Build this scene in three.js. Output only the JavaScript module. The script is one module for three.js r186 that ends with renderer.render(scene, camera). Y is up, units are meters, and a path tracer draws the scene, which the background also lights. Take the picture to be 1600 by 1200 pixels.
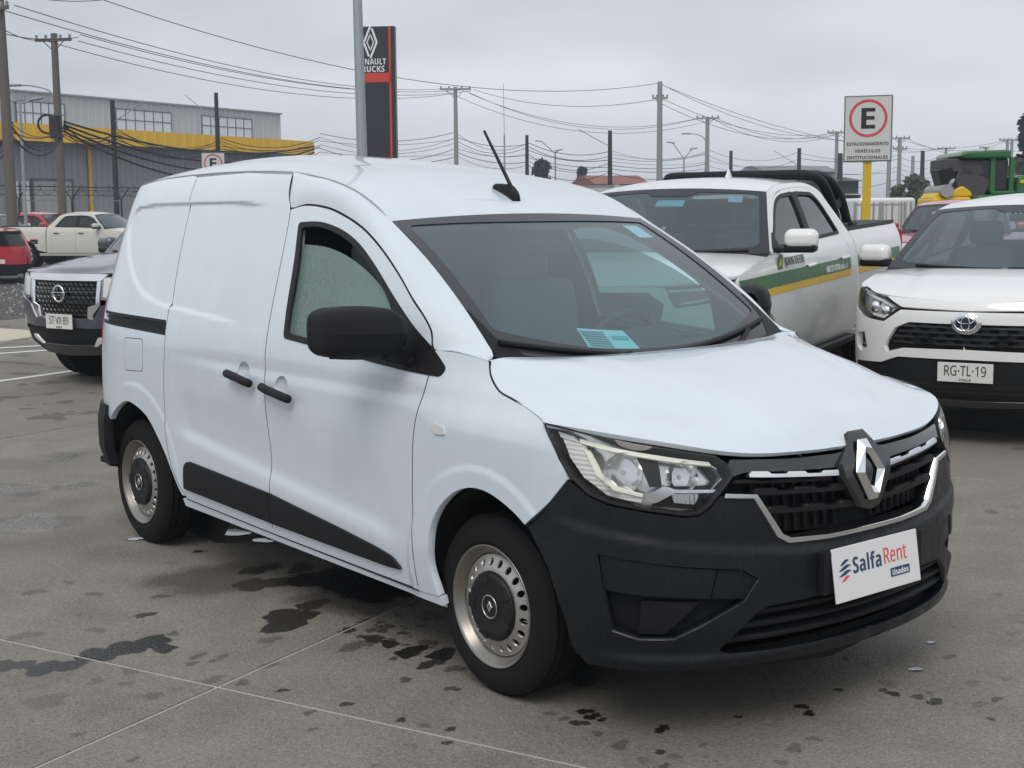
import * as THREE from 'three';
import * as BGU from 'three/addons/utils/BufferGeometryUtils.js';
import { RoundedBoxGeometry } from 'three/addons/geometries/RoundedBoxGeometry.js';
import { FontLoader } from 'three/addons/loaders/FontLoader.js';
import { TextGeometry } from 'three/addons/geometries/TextGeometry.js';
import { ImprovedNoise } from 'three/addons/math/ImprovedNoise.js';

// ---------------------------------------------------------------- camera, sky, sun, exposure
const scene = new THREE.Scene();
const camera = new THREE.PerspectiveCamera(31.6757, 4 / 3, 0.1, 1500);
camera.position.set(3.4587, 1.6017, 3.5158);
camera.up.set(-0.0079, 1, 0).normalize();
{
  const r = new THREE.Vector3(0.62788346, -0.00784194, -0.77826786), u = new THREE.Vector3(-0.09193541, 0.99220138, -0.08416833), b = new THREE.Vector3(0.77285849, 0.12439827, 0.62226588);
  camera.quaternion.setFromRotationMatrix(new THREE.Matrix4().makeBasis(r, u, b));
}
const renderer = new THREE.WebGLRenderer({ antialias: true });
renderer.toneMapping = THREE.LinearToneMapping;
renderer.toneMappingExposure = 1.0;
renderer.shadowMap.enabled = true;
const noise = new ImprovedNoise();
function fbm(x, y, z, o = 5) { let a = .5, s = 0; for (let i = 0; i < o; i++) { s += a * noise.noise(x, y, z); x *= 2.03; y *= 2.03; z *= 2.03; a *= .5; } return s; }
const sst = (a, b, x) => { const t = Math.min(1, Math.max(0, (x - a) / (b - a))); return t * t * (3 - 2 * t); };
const lerp = (a, b, t) => a + (b - a) * t;
{
  // overcast sky: an even grey-blue deck that brightens towards the zenith, with soft cloud structure
  const W = 1024, H = 512, d = new Float32Array(W * H * 4);
  for (let j = 0; j < H; j++) for (let i = 0; i < W; i++) {
    const th = (j + .5) / H * Math.PI - Math.PI / 2, ph = (i + .5) / W * 2 * Math.PI, e = Math.sin(th), c = Math.cos(th);
    const k = 1 / Math.max(.12, e + .16), px = Math.cos(ph) * c * k, pz = Math.sin(ph) * c * k;
    let L = .70 + .14 * Math.max(0, e);
    const n = fbm(px * .55 + 3, pz * .55 + 7, 1.3), n2 = fbm(px * 1.6, pz * 1.6, 4.7);
    const w = sst(0, .1, e);
    L *= 1 + w * (.40 * n + .22 * n2);
    const t = .5 + .9 * n * w;
    let R = lerp(.90, .97, t), G = lerp(.985, .99, t), B = lerp(1.08, 1.045, t);
    if (e < 0) { L = .70; }
    const o = (j * W + i) * 4;
    d[o] = L * R; d[o + 1] = L * G; d[o + 2] = L * B; d[o + 3] = 1;
  }
  const t = new THREE.DataTexture(d, W, H, THREE.RGBAFormat, THREE.FloatType);
  t.mapping = THREE.EquirectangularReflectionMapping; t.magFilter = t.minFilter = THREE.LinearFilter; t.wrapS = THREE.RepeatWrapping; t.needsUpdate = true;
  scene.background = t; scene.environment = t;
}
const sun = new THREE.DirectionalLight(0xfff6ec, 1.4);
sun.position.set(7, 15, 9.5); sun.castShadow = true; sun.shadow.radius = 60;
sun.shadow.mapSize.set(2048, 2048);
Object.assign(sun.shadow.camera, { left: -20, right: 20, top: 20, bottom: -20, near: 1, far: 60 });
scene.add(sun);
scene.fog = new THREE.FogExp2(0xbcc6d2, .0012);

// ---------------------------------------------------------------- naming and geometry helpers
const used = {};
function numbered(n) { const k = used[n] = (used[n] ?? -1) + 1; return k ? n + '_' + String(k).padStart(3, '0') : n; }
function tag(o, label, category, group) { o.userData = { label, category }; if (group) o.userData.group = group; return o; }
function thing(name, label, category, pos = [0, 0, 0], turn = 0, group) { const o = new THREE.Group(); o.name = numbered(name); o.position.set(...pos); o.rotation.y = turn; scene.add(o); return tag(o, label, category, group); }
function part(name, g, m, parent) { const o = new THREE.Mesh(Array.isArray(g) ? join(g) : g, m); o.name = name; o.castShadow = o.receiveShadow = true; parent.add(o); return o; }
function struct(name, g, m) { const o = part(numbered(name), g, m, scene); o.userData.kind = 'structure'; return o; }
function norm(g) { let h = g.index ? g.toNonIndexed() : g; for (const k of Object.keys(h.attributes)) if (!['position', 'normal', 'uv'].includes(k)) h.deleteAttribute(k); if (!h.attributes.normal) h.computeVertexNormals(); if (!h.attributes.uv) h.setAttribute('uv', new THREE.BufferAttribute(new Float32Array(h.attributes.position.count * 2), 2)); return h; }
function join(a) { return BGU.mergeGeometries(a.map(norm), false); }
const V = (x, y, z) => new THREE.Vector3(x, y, z);
const at = (g, x = 0, y = 0, z = 0, rx = 0, ry = 0, rz = 0, s = 1) => { g.applyMatrix4(new THREE.Matrix4().compose(V(x, y, z), new THREE.Quaternion().setFromEuler(new THREE.Euler(rx, ry, rz)), Array.isArray(s) ? V(...s) : V(s, s, s))); return g; };
const box = (w, h, d, x = 0, y = 0, z = 0, rx = 0, ry = 0, rz = 0) => at(new THREE.BoxGeometry(w, h, d), x, y, z, rx, ry, rz);
const rbox = (w, h, d, r, x = 0, y = 0, z = 0, rx = 0, ry = 0, rz = 0) => at(new RoundedBoxGeometry(w, h, d, 3, r), x, y, z, rx, ry, rz);
const tube = (pts, r, seg = 0, rad = 8) => { const c = new THREE.CatmullRomCurve3(pts.map(p => V(...p)), false, 'centripetal'); return new THREE.TubeGeometry(c, seg || Math.max(2, pts.length * 4), r, rad); };
function bar(a, b, r0, r1 = r0, seg = 8) { const A = V(...a), B = V(...b), d = B.clone().sub(A), g = new THREE.CylinderGeometry(r1, r0, d.length(), seg); g.applyQuaternion(new THREE.Quaternion().setFromUnitVectors(V(0, 1, 0), d.normalize())); const m = A.add(B).multiplyScalar(.5); g.translate(m.x, m.y, m.z); return g; }
const lathe = (p, n = 48) => new THREE.LatheGeometry(p.map(q => new THREE.Vector2(q[0], q[1])), n);
function mirrorZ(g) { const h = norm(g).clone(), p = h.attributes.position, n = h.attributes.normal, u = h.attributes.uv; for (let i = 0; i < p.count; i++) { p.setZ(i, -p.getZ(i)); n.setZ(i, -n.getZ(i)); } for (const a of [p, n, u]) { const s = a.itemSize; for (let i = 0; i < a.count; i += 3) for (let k = 0; k < s; k++) { const t = a.array[(i + 1) * s + k]; a.array[(i + 1) * s + k] = a.array[(i + 2) * s + k]; a.array[(i + 2) * s + k] = t; } } return h; }
// smooth 2D curve through points
function cr(p, n = 6, closed = false) { const c = new THREE.CatmullRomCurve3(p.map(q => V(q[0], q[1], q[2] || 0)), closed, 'centripetal'); return c.getPoints(n * (p.length - (closed ? 0 : 1))).slice(0, closed ? -1 : undefined).map(v => [v.x, v.y, v.z]); }
// polygon with rounded corners
function rpoly(p, r = .02, n = 4) { const o = []; const N = p.length; for (let i = 0; i < N; i++) { const a = p[(i + N - 1) % N], b = p[i], c = p[(i + 1) % N]; const la = Math.hypot(a[0] - b[0], a[1] - b[1]), lc = Math.hypot(c[0] - b[0], c[1] - b[1]); const R = Math.min(b[2] ?? r, la * .48, lc * .48); const s = [b[0] + (a[0] - b[0]) / la * R, b[1] + (a[1] - b[1]) / la * R], e = [b[0] + (c[0] - b[0]) / lc * R, b[1] + (c[1] - b[1]) / lc * R]; for (let k = 0; k <= n; k++) { const t = k / n; o.push([s[0] * (1 - t) * (1 - t) + 2 * b[0] * t * (1 - t) + e[0] * t * t, s[1] * (1 - t) * (1 - t) + 2 * b[1] * t * (1 - t) + e[1] * t * t]); } } return o; }
const area = p => { let s = 0; for (let i = 0; i < p.length; i++) { const a = p[i], b = p[(i + 1) % p.length]; s += a[0] * b[1] - a[1] * b[0]; } return s / 2; };
function inset(p, d, sx = 1) { // sx scales the first coordinate to metres
  if (area(p) < 0) p = p.slice().reverse(); p = p.filter((q, i) => { const a = p[(i + p.length - 1) % p.length]; return Math.hypot((q[0] - a[0]) * sx, q[1] - a[1]) > 1e-5; });
  const N = p.length; return p.map((b, i) => { const a = p[(i + N - 1) % N], c = p[(i + 1) % N]; let d1 = [(b[0] - a[0]) * sx, b[1] - a[1]], d2 = [(c[0] - b[0]) * sx, c[1] - b[1]]; const l1 = Math.hypot(...d1), l2 = Math.hypot(...d2); let n = [-d1[1] / l1 - d2[1] / l2, d1[0] / l1 + d2[0] / l2]; const l = Math.hypot(...n) || 1; n = [n[0] / l, n[1] / l]; const cs = Math.max(.45, (-d1[1] / l1) * n[0] + d1[0] / l1 * n[1]); return [b[0] + n[0] * d / cs / sx, b[1] + n[1] * d / cs]; });
}
function clipHalf(p, ax, v, keepGreater) { const o = []; for (let i = 0; i < p.length; i++) { const a = p[i], b = p[(i + 1) % p.length]; const ia = keepGreater ? a[ax] >= v : a[ax] <= v, ib = keepGreater ? b[ax] >= v : b[ax] <= v; if (ia) o.push(a); if (ia !== ib) { const t = (v - a[ax]) / (b[ax] - a[ax]); o.push([a[0] + (b[0] - a[0]) * t, a[1] + (b[1] - a[1]) * t]); } } return o; }
function keyhole(out, holes) { let p = area(out) < 0 ? out.slice().reverse() : out.slice(); for (let h of holes) { if (area(h) > 0) h = h.slice().reverse(); let best = [1e9, 0, 0]; for (let i = 0; i < p.length; i++) for (let j = 0; j < h.length; j++) { const d = Math.hypot(p[i][0] - h[j][0], p[i][1] - h[j][1]); if (d < best[0]) best = [d, i, j]; } const [, i, j] = best; p = [...p.slice(0, i + 1), ...h.slice(j), ...h.slice(0, j + 1), ...p.slice(i)]; } return p; }
// a panel cut from a curved surface: polygon (with holes) in the surface's own two coordinates, edges turned in by `thick`
function panel(out, holes, map, cx, cy, thick = .018, off = 0) {
  const sg = map.sgn || 1, P = keyhole(out, holes), pos = [], nor = [], uv = [];
  const e = .0015, ex = e / (map.sx || 1);
  const nrm = (a, b) => { const p = map(a - ex, b, off), q = map(a + ex, b, off), r = map(a, b - e, off), s = map(a, b + e, off); const n = V(q[0] - p[0], q[1] - p[1], q[2] - p[2]).cross(V(s[0] - r[0], s[1] - r[1], s[2] - r[2])).normalize().multiplyScalar(sg); return n; };
  const cache = new Map(); const vert = (a, b) => { const k = a.toFixed(5) + ',' + b.toFixed(5); let v = cache.get(k); if (!v) { v = [map(a, b, off), nrm(a, b)]; cache.set(k, v); } return v; };
  const put = (q) => { const [p, n] = vert(q[0], q[1]); pos.push(...p); nor.push(n.x, n.y, n.z); uv.push(q[0] * (map.sx || 1), q[1]); };
  let x0 = 1e9, x1 = -1e9, y0 = 1e9, y1 = -1e9; for (const q of P) { x0 = Math.min(x0, q[0]); x1 = Math.max(x1, q[0]); y0 = Math.min(y0, q[1]); y1 = Math.max(y1, q[1]); }
  const gx = Math.floor(x0 / cx), hx = Math.ceil(x1 / cx), gy = Math.floor(y0 / cy), hy = Math.ceil(y1 / cy);
  for (let i = gx; i < hx; i++) {
    const col = clipHalf(clipHalf(P, 0, i * cx, true), 0, (i + 1) * cx, false); if (col.length < 3) continue;
    for (let j = gy; j < hy; j++) {
      let c = clipHalf(clipHalf(col, 1, j * cy, true), 1, (j + 1) * cy, false); c = c.filter((q, k) => { const a = c[(k + c.length - 1) % c.length]; return Math.abs(q[0] - a[0]) + Math.abs(q[1] - a[1]) > 1e-7; }); if (c.length < 3) continue;
      if (Math.abs(area(c)) < 1e-8) continue;
      const tri = c.length === 3 ? [[0, 1, 2]] : THREE.ShapeUtils.triangulateShape(c.map(q => new THREE.Vector2(q[0], q[1])), []);
      for (const t of tri) { const q = [c[t[0]], c[t[1]], c[t[2]]]; const A = area(q); if (Math.abs(A) < 1e-10) continue; if ((A > 0) === (sg > 0)) q.forEach(put); else { put(q[0]); put(q[2]); put(q[1]); } }
    }
  }
  if (thick) for (const [L, isHole] of [[out, 0], ...holes.map(h => [h, 1])]) {
    const R = (area(L) > 0) !== !!isHole ? L : L.slice().reverse(), N = R.length;
    for (let i = 0; i < N; i++) {
      const a = R[i], b = R[(i + 1) % N]; const sub = Math.max(1, Math.ceil(Math.max(Math.abs(a[0] - b[0]) / cx, Math.abs(a[1] - b[1]) / cy)));
      for (let k = 0; k < sub; k++) {
        const p = [lerp(a[0], b[0], k / sub), lerp(a[1], b[1], k / sub)], q = [lerp(a[0], b[0], (k + 1) / sub), lerp(a[1], b[1], (k + 1) / sub)];
        const [A, na] = vert(...p), [B, nb] = vert(...q); const t = V(B[0] - A[0], B[1] - A[1], B[2] - A[2]); if (t.length() < 1e-6) continue; t.normalize();
        const o = t.clone().cross(na).multiplyScalar(sg).normalize();
        const A2 = V(...A).addScaledVector(na, -thick), B2 = V(...B).addScaledVector(nb, -thick); const na2 = na.clone().addScaledVector(o, 1.2).normalize();
        const quad = sg > 0 ? [A, A2, B2, A, B2, B] : [A, B2, A2, A, B, B2]; for (const v of quad) { const top = v === A || v === B; const w = v.isVector3 ? [v.x, v.y, v.z] : v; pos.push(...w); const n = top ? na2 : o; nor.push(n.x, n.y, n.z); uv.push(0, 0); }
      }
    }
  }
  const g = new THREE.BufferGeometry(); g.setAttribute('position', new THREE.Float32BufferAttribute(pos, 3)); g.setAttribute('normal', new THREE.Float32BufferAttribute(nor, 3)); g.setAttribute('uv', new THREE.Float32BufferAttribute(uv, 2)); return g;
}
// a sheet through a net of points (rows of equal length), smooth in both directions
function net(rows, nu = 6, nv = 6) {
  const A = rows.map(r => cr(r, nu)), cols = A[0].map((_, i) => cr(A.map(r => r[i]), nv)); // cols[i][j]
  return cols;
}
function sheet(cols, flip = false, thick = 0) {
  const I = cols.length, J = cols[0].length, pos = [], uv = [], idx = [];
  for (let i = 0; i < I; i++) for (let j = 0; j < J; j++) { pos.push(...cols[i][j]); uv.push(i / (I - 1), j / (J - 1)); }
  for (let i = 0; i < I - 1; i++) for (let j = 0; j < J - 1; j++) { const a = i * J + j, b = a + J; if (flip) idx.push(a, a + 1, b, b, a + 1, b + 1); else idx.push(a, b, a + 1, b, b + 1, a + 1); }
  const g = new THREE.BufferGeometry(); g.setAttribute('position', new THREE.Float32BufferAttribute(pos, 3)); g.setAttribute('uv', new THREE.Float32BufferAttribute(uv, 2)); g.setIndex(idx); g.computeVertexNormals();
  if (!thick) return g;
  const n = g.attributes.normal, p = g.attributes.position, rim = []; for (let i = 0; i < I; i++) rim.push(i * J); for (let j = 1; j < J; j++) rim.push((I - 1) * J + j); for (let i = I - 2; i >= 0; i--) rim.push(i * J + J - 1); for (let j = J - 2; j >= 1; j--) rim.push(j);
  const rp = []; for (let k = 0; k < rim.length; k++) { const a = rim[k], b = rim[(k + 1) % rim.length]; const A = V().fromBufferAttribute(p, a), B = V().fromBufferAttribute(p, b), A2 = A.clone().addScaledVector(V().fromBufferAttribute(n, a), -thick), B2 = B.clone().addScaledVector(V().fromBufferAttribute(n, b), -thick); for (const v of [A, A2, B2, A, B2, B]) rp.push(v.x, v.y, v.z); }
  const r = new THREE.BufferGeometry(); r.setAttribute('position', new THREE.Float32BufferAttribute(rp, 3)); r.computeVertexNormals(); return join([g, r]);
}
// piecewise smooth interpolation of a table
function table(xs, ys) { const n = xs.length, m = []; for (let i = 0; i < n; i++) { if (i === 0) m.push((ys[1] - ys[0]) / (xs[1] - xs[0])); else if (i === n - 1) m.push((ys[i] - ys[i - 1]) / (xs[i] - xs[i - 1])); else { const a = (ys[i] - ys[i - 1]) / (xs[i] - xs[i - 1]), b = (ys[i + 1] - ys[i]) / (xs[i + 1] - xs[i]); m.push(a * b <= 0 ? 0 : 2 * a * b / (a + b)); } } return x => { if (x <= xs[0]) return ys[0] + m[0] * (x - xs[0]); if (x >= xs[n - 1]) return ys[n - 1] + m[n - 1] * (x - xs[n - 1]); let i = 0; while (x > xs[i + 1]) i++; const h = xs[i + 1] - xs[i], t = (x - xs[i]) / h, t2 = t * t, t3 = t2 * t; return ys[i] * (2 * t3 - 3 * t2 + 1) + h * m[i] * (t3 - 2 * t2 + t) + ys[i + 1] * (3 * t2 - 2 * t3) + h * m[i + 1] * (t3 - t2); }; }
function sdf(poly, x, y) { let d = 1e9, s = -1; for (let i = 0, j = poly.length - 1; i < poly.length; j = i++) { const a = poly[i], b = poly[j], ex = b[0] - a[0], ey = b[1] - a[1], wx = x - a[0], wy = y - a[1], t = Math.min(1, Math.max(0, (wx * ex + wy * ey) / (ex * ex + ey * ey || 1))); d = Math.min(d, (wx - ex * t) ** 2 + (wy - ey * t) ** 2); if ((a[1] > y) !== (b[1] > y) && x < (b[0] - a[0]) * (y - a[1]) / (b[1] - a[1]) + a[0]) s = -s; } return s * Math.sqrt(d); }
// the shell of a car body: half width by height, rounded nose and tail in plan
function Shell(o) {
  const P = table(o.ys, o.zs), xf = table(o.fy, o.fx), N = o.N, x0 = o.x0, xr = o.xr, r0 = o.r0, Nr = o.Nr || 7;
  const zAt = (x, y) => { let z = P(y); if (x > x0) { const t = Math.min((x - x0) / (xf(y) - x0), .99995); z *= Math.sqrt(1 - t ** N); } if (x < r0) { const t = Math.min((r0 - x) / (r0 - xr), .99995); z *= Math.sqrt(1 - t ** Nr); z -= 0; } return z + (o.relief ? o.relief(x, y) : 0); };
  const side = (x, y, off = 0) => { if (!off) return [x, y, zAt(x, y)]; const e = .002, z = zAt(x, y), n = V(-(zAt(x + e, y) - zAt(x - e, y)) / (2 * e), -(zAt(x, y + e) - zAt(x, y - e)) / (2 * e), 1).normalize(); return [x + n.x * off, y + n.y * off, z + n.z * off]; };
  side.sgn = 1; side.sx = 1;
  const f0 = (ph, y) => { const a = ph * Math.PI / 180, c = Math.cos(a), xx = x0 + (xf(y) - x0) * Math.sign(c) * Math.abs(c) ** (2 / N), z = P(y) * Math.sin(a), r = o.frelief ? o.frelief(Math.abs(ph), y) : 0; return [xx + r * Math.abs(c) ** .3, y, z + r * Math.sin(a)]; };
  const front = (ph, y, off = 0) => { const p = f0(ph, y); if (!off) return p; const e = .3, a = f0(ph - e, y), b = f0(ph + e, y), c = f0(ph, y - .003), d = f0(ph, y + .003); const n = V(b[0] - a[0], b[1] - a[1], b[2] - a[2]).cross(V(d[0] - c[0], d[1] - c[1], d[2] - c[2])).normalize(); return [p[0] - n.x * off, p[1] - n.y * off, p[2] - n.z * off]; };
  front.sgn = -1; front.sx = .0155;
  const re0 = (ph, y) => { const a = ph * Math.PI / 180, c = Math.cos(a); return [r0 - (r0 - xr) * Math.sign(c) * Math.abs(c) ** (2 / Nr), y, P(y) * Math.sin(a)]; };
  const rear = (ph, y, off = 0) => { const p = re0(ph, y); if (!off) return p; const e = .3, a = re0(ph - e, y), b = re0(ph + e, y), c = re0(ph, y - .003), d = re0(ph, y + .003); const n = V(b[0] - a[0], b[1] - a[1], b[2] - a[2]).cross(V(d[0] - c[0], d[1] - c[1], d[2] - c[2])).normalize(); return [p[0] + n.x * off, p[1] + n.y * off, p[2] + n.z * off]; };
  rear.sgn = 1; rear.sx = .0155;
  const ph = (x, y) => Math.acos(Math.min(1, ((x - x0) / (xf(y) - x0)) ** (N / 2))) * 180 / Math.PI;
  return { P, xf, zAt, side, front, rear, ph };
}
// a border between two star-shaped loops (a frame round a pane)
function ring(outer, inner, map, off, across = 5) {
  let cx = 0, cy = 0; for (const q of inner) { cx += q[0] / inner.length; cy += q[1] / inner.length; }
  const ang = []; for (let i = 0; i < 200; i++) ang.push(-Math.PI + (i + .5) / 200 * 2 * Math.PI); for (const q of [...outer, ...inner]) ang.push(Math.atan2(q[1] - cy, q[0] - cx)); ang.sort((a, b) => a - b);
  const hit = (P, t) => { const dx = Math.cos(t), dy = Math.sin(t); let best = 0; for (let i = 0; i < P.length; i++) { const a = P[i], b = P[(i + 1) % P.length], ex = b[0] - a[0], ey = b[1] - a[1], den = dx * ey - dy * ex; if (Math.abs(den) < 1e-12) continue; const ax = a[0] - cx, ay = a[1] - cy, r = (ax * ey - ay * ex) / den, s = (ax * dy - ay * dx) / den; if (r > 0 && s >= -1e-6 && s <= 1 + 1e-6) best = Math.max(best, r); } return [cx + dx * best, cy + dy * best]; };
  const cols = [...ang, ang[0]].map(t => { const a = hit(outer, t), b = hit(inner, t), c = []; for (let k = 0; k <= across; k++) c.push(map(lerp(a[0], b[0], k / across), lerp(a[1], b[1], k / across), off)); return c; });
  return sheet(cols, (map.sgn || 1) > 0);
}
const both = p => [...p, ...p.slice().reverse().map(q => [-q[0], q[1]])]; // right half (from centre outwards) to a closed symmetric outline
const flipX = p => p.map(q => [-q[0], q[1]]).reverse();

// ---------------------------------------------------------------- materials
function dtex(n, fn, srgb = false, rep = true) { const d = new Uint8Array(n * n * 4); for (let j = 0; j < n; j++) for (let i = 0; i < n; i++) { const c = fn(i / n, j / n, i, j); const o = (j * n + i) * 4; d[o] = c[0] * 255; d[o + 1] = c[1] * 255; d[o + 2] = c[2] * 255; d[o + 3] = 255; } const t = new THREE.DataTexture(d, n, n); t.magFilter = THREE.LinearFilter; t.minFilter = THREE.LinearMipmapLinearFilter; t.generateMipmaps = true; if (rep) t.wrapS = t.wrapT = THREE.RepeatWrapping; if (srgb) t.colorSpace = THREE.SRGBColorSpace; t.needsUpdate = true; return t; }
let seed = 7; const rnd = () => { seed = (seed * 1664525 + 1013904223) % 4294967296; return seed / 4294967296; };
const std = (c, r = .6, m = 0, o = {}) => { const k = new THREE.MeshStandardMaterial({ roughness: r, metalness: m, ...o }); Array.isArray(c) ? k.color.setRGB(...c) : k.color.set(c); return k; };
const phys = (c, r, m, o) => { const k = new THREE.MeshPhysicalMaterial({ roughness: r, metalness: m, ...o }); k.color.setRGB(...c); return k; };
const wh = new Float32Array(256 * 256).map(() => rnd());
const grain = dtex(256, (u, v, i, j) => { const g = wh[j * 256 + i]; return [g, g, g]; });
const dropsTex = (() => { const n = 512, h = new Float32Array(n * n); for (let k = 0; k < 2600; k++) { const x = rnd() * n, y = rnd() * n, r = 1.5 + rnd() * rnd() * 4; for (let j = -6; j <= 6; j++) for (let i = -6; i <= 6; i++) { const d = Math.hypot(i, j); if (d < r) { const a = ((Math.floor(y) + j + n) % n) * n + (Math.floor(x) + i + n) % n; h[a] = Math.max(h[a], Math.sqrt(1 - (d / r) ** 2)); } } } return dtex(n, (u, v, i, j) => { const g = h[j * n + i]; return [g, g, g]; }); })();
const rep = (t, a, b = a) => { const c = t.clone(); c.repeat.set(a, b); c.needsUpdate = true; return c; };
const dirtTex = dtex(512, (u, v) => { const a = Math.PI * 2; const n = fbm(Math.cos(u * a) * 1.6 + 5, Math.sin(u * a) * 1.6, Math.cos(v * a) * 1.2 + Math.sin(v * a) * .7, 5); const k = .5 + n; return [k, k, k]; });
const M = {};
const filmTex = dtex(512, (u, v, i, j) => { const a = u * 6.2832, b = v * 6.2832, st = fbm(Math.cos(a) * 7, Math.sin(a) * 7, Math.cos(b) * .8 + Math.sin(b) * .6, 4), cl = fbm(Math.cos(a) * 1.3 + 8, Math.sin(a) * 1.3, Math.cos(b) * 1.3 + 1.1 * Math.sin(b), 5), w = wh[(j % 256) * 256 + i % 256]; const k = .975 + .016 * st + .022 * cl + (w > .994 ? -.05 : 0); const q = Math.min(1, Math.max(.8, k)); return [q, q, Math.min(1, q * 1.002)]; }, true);
M.white = phys([.70, .785, .85], .3, 0, { clearcoat: 1, clearcoatRoughness: .05, map: rep(filmTex, .6) });
M.white2 = phys([.80, .805, .80], .35, 0, { clearcoat: 1, clearcoatRoughness: .08 });
M.plastic = phys([.007, .0075, .0095], .55, 0, { specularIntensity: .6, bumpMap: rep(grain, 30), bumpScale: .0009 });
M.plasticWet = phys([.0045, .0062, .010], .62, 0, { specularIntensity: .55, bumpMap: rep(grain, 24), bumpScale: .0008, roughnessMap: rep(dirtTex, 1.4), clearcoat: .18, clearcoatRoughness: .3 });
M.black = phys([.008, .008, .009], .5, 0, { specularIntensity: .6 });
M.seam = std([.35, .36, .37], .6);
M.dark = std([.006, .006, .006], .9);
M.gloss = phys([.01, .01, .011], .15, 0, { clearcoat: 1, clearcoatRoughness: .05 });
M.chrome = std([.86, .87, .88], .14, 1);
M.satin = std([.72, .72, .72], .3, 1);
M.tyre = phys([.009, .009, .0095], .8, 0, { specularIntensity: .5, bumpMap: rep(grain, 8), bumpScale: .0006 });
M.steel = std([.46, .45, .43], .36, .75, { bumpMap: rep(grain, 3), bumpScale: .0002 });
M.rimLip = std([.29, .275, .255], .34, .85);
M.cap = phys([.012, .012, .014], .5, 0, { specularIntensity: .7 });
M.glass = new THREE.MeshPhysicalMaterial({ color: new THREE.Color().setRGB(.50, .76, .82), roughness: .02, transmission: .915, thickness: 0, ior: 1.65 });
M.glassWet = new THREE.MeshPhysicalMaterial({ color: new THREE.Color().setRGB(.36, .53, .49), roughness: .2, transmission: .6, thickness: 0, ior: 1.5, bumpMap: rep(dropsTex, 3), bumpScale: .0013 });
M.tint = new THREE.MeshPhysicalMaterial({ color: new THREE.Color().setRGB(.10, .11, .12), roughness: .03, transmission: .8, thickness: 0, ior: 1.5 });
M.clear = new THREE.MeshPhysicalMaterial({ color: 0xffffff, roughness: .02, transmission: 1, thickness: 0, ior: 1.45 });
M.frit = std([.035, .035, .04], .14);
M.seat = std([.27, .28, .285], .9);
M.dash = std([.035, .036, .038], .75);
M.liner = std([.32, .32, .31], .9);
M.red = phys([.45, .02, .025], .25, 0, { clearcoat: 1, clearcoatRoughness: .05 });
M.redLamp = phys([.35, .012, .012], .12, 0, { clearcoat: 1 });
M.mirrorG = std([.8, .82, .84], .03, 1);
M.drl = std([.88, .90, .78], .3);
M.lensW = phys([.70, .71, .69], .18, 0, { clearcoat: 1, bumpMap: rep(grain, 2), bumpScale: .001 });

const FONT = {}; for (const k of ['sans_bold', 'sans_regular']) FONT[k] = await new FontLoader().loadAsync('fonts/droid/droid_' + k + '.typeface.json');
function text(s, size, font = 'sans_bold', depth = .002, sx = 1) { const g = new TextGeometry(s, { font: FONT[font], size, depth, curveSegments: 4, bevelEnabled: false }); g.computeBoundingBox(); const b = g.boundingBox; g.translate(-(b.min.x + b.max.x) / 2, -(b.min.y + b.max.y) / 2, 0); g.scale(sx, 1, 1); return g; }
const shapeOf = p => { const s = new THREE.Shape(p.map(q => new THREE.Vector2(q[0], q[1]))); return s; };
function ext(p, d, holes = [], bevel = 0, seg = 1) { const s = shapeOf(p); for (const h of holes) s.holes.push(new THREE.Path(h.map(q => new THREE.Vector2(q[0], q[1])))); return new THREE.ExtrudeGeometry(s, { depth: d, bevelEnabled: bevel > 0, bevelThickness: bevel, bevelSize: bevel, bevelOffset: -bevel, bevelSegments: seg, curveSegments: 8 }); }
const circ = (x, y, r, n = 24, ry = r) => Array.from({ length: n }, (_, i) => [x + r * Math.cos(i / n * 2 * Math.PI), y + ry * Math.sin(i / n * 2 * Math.PI)]);

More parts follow.
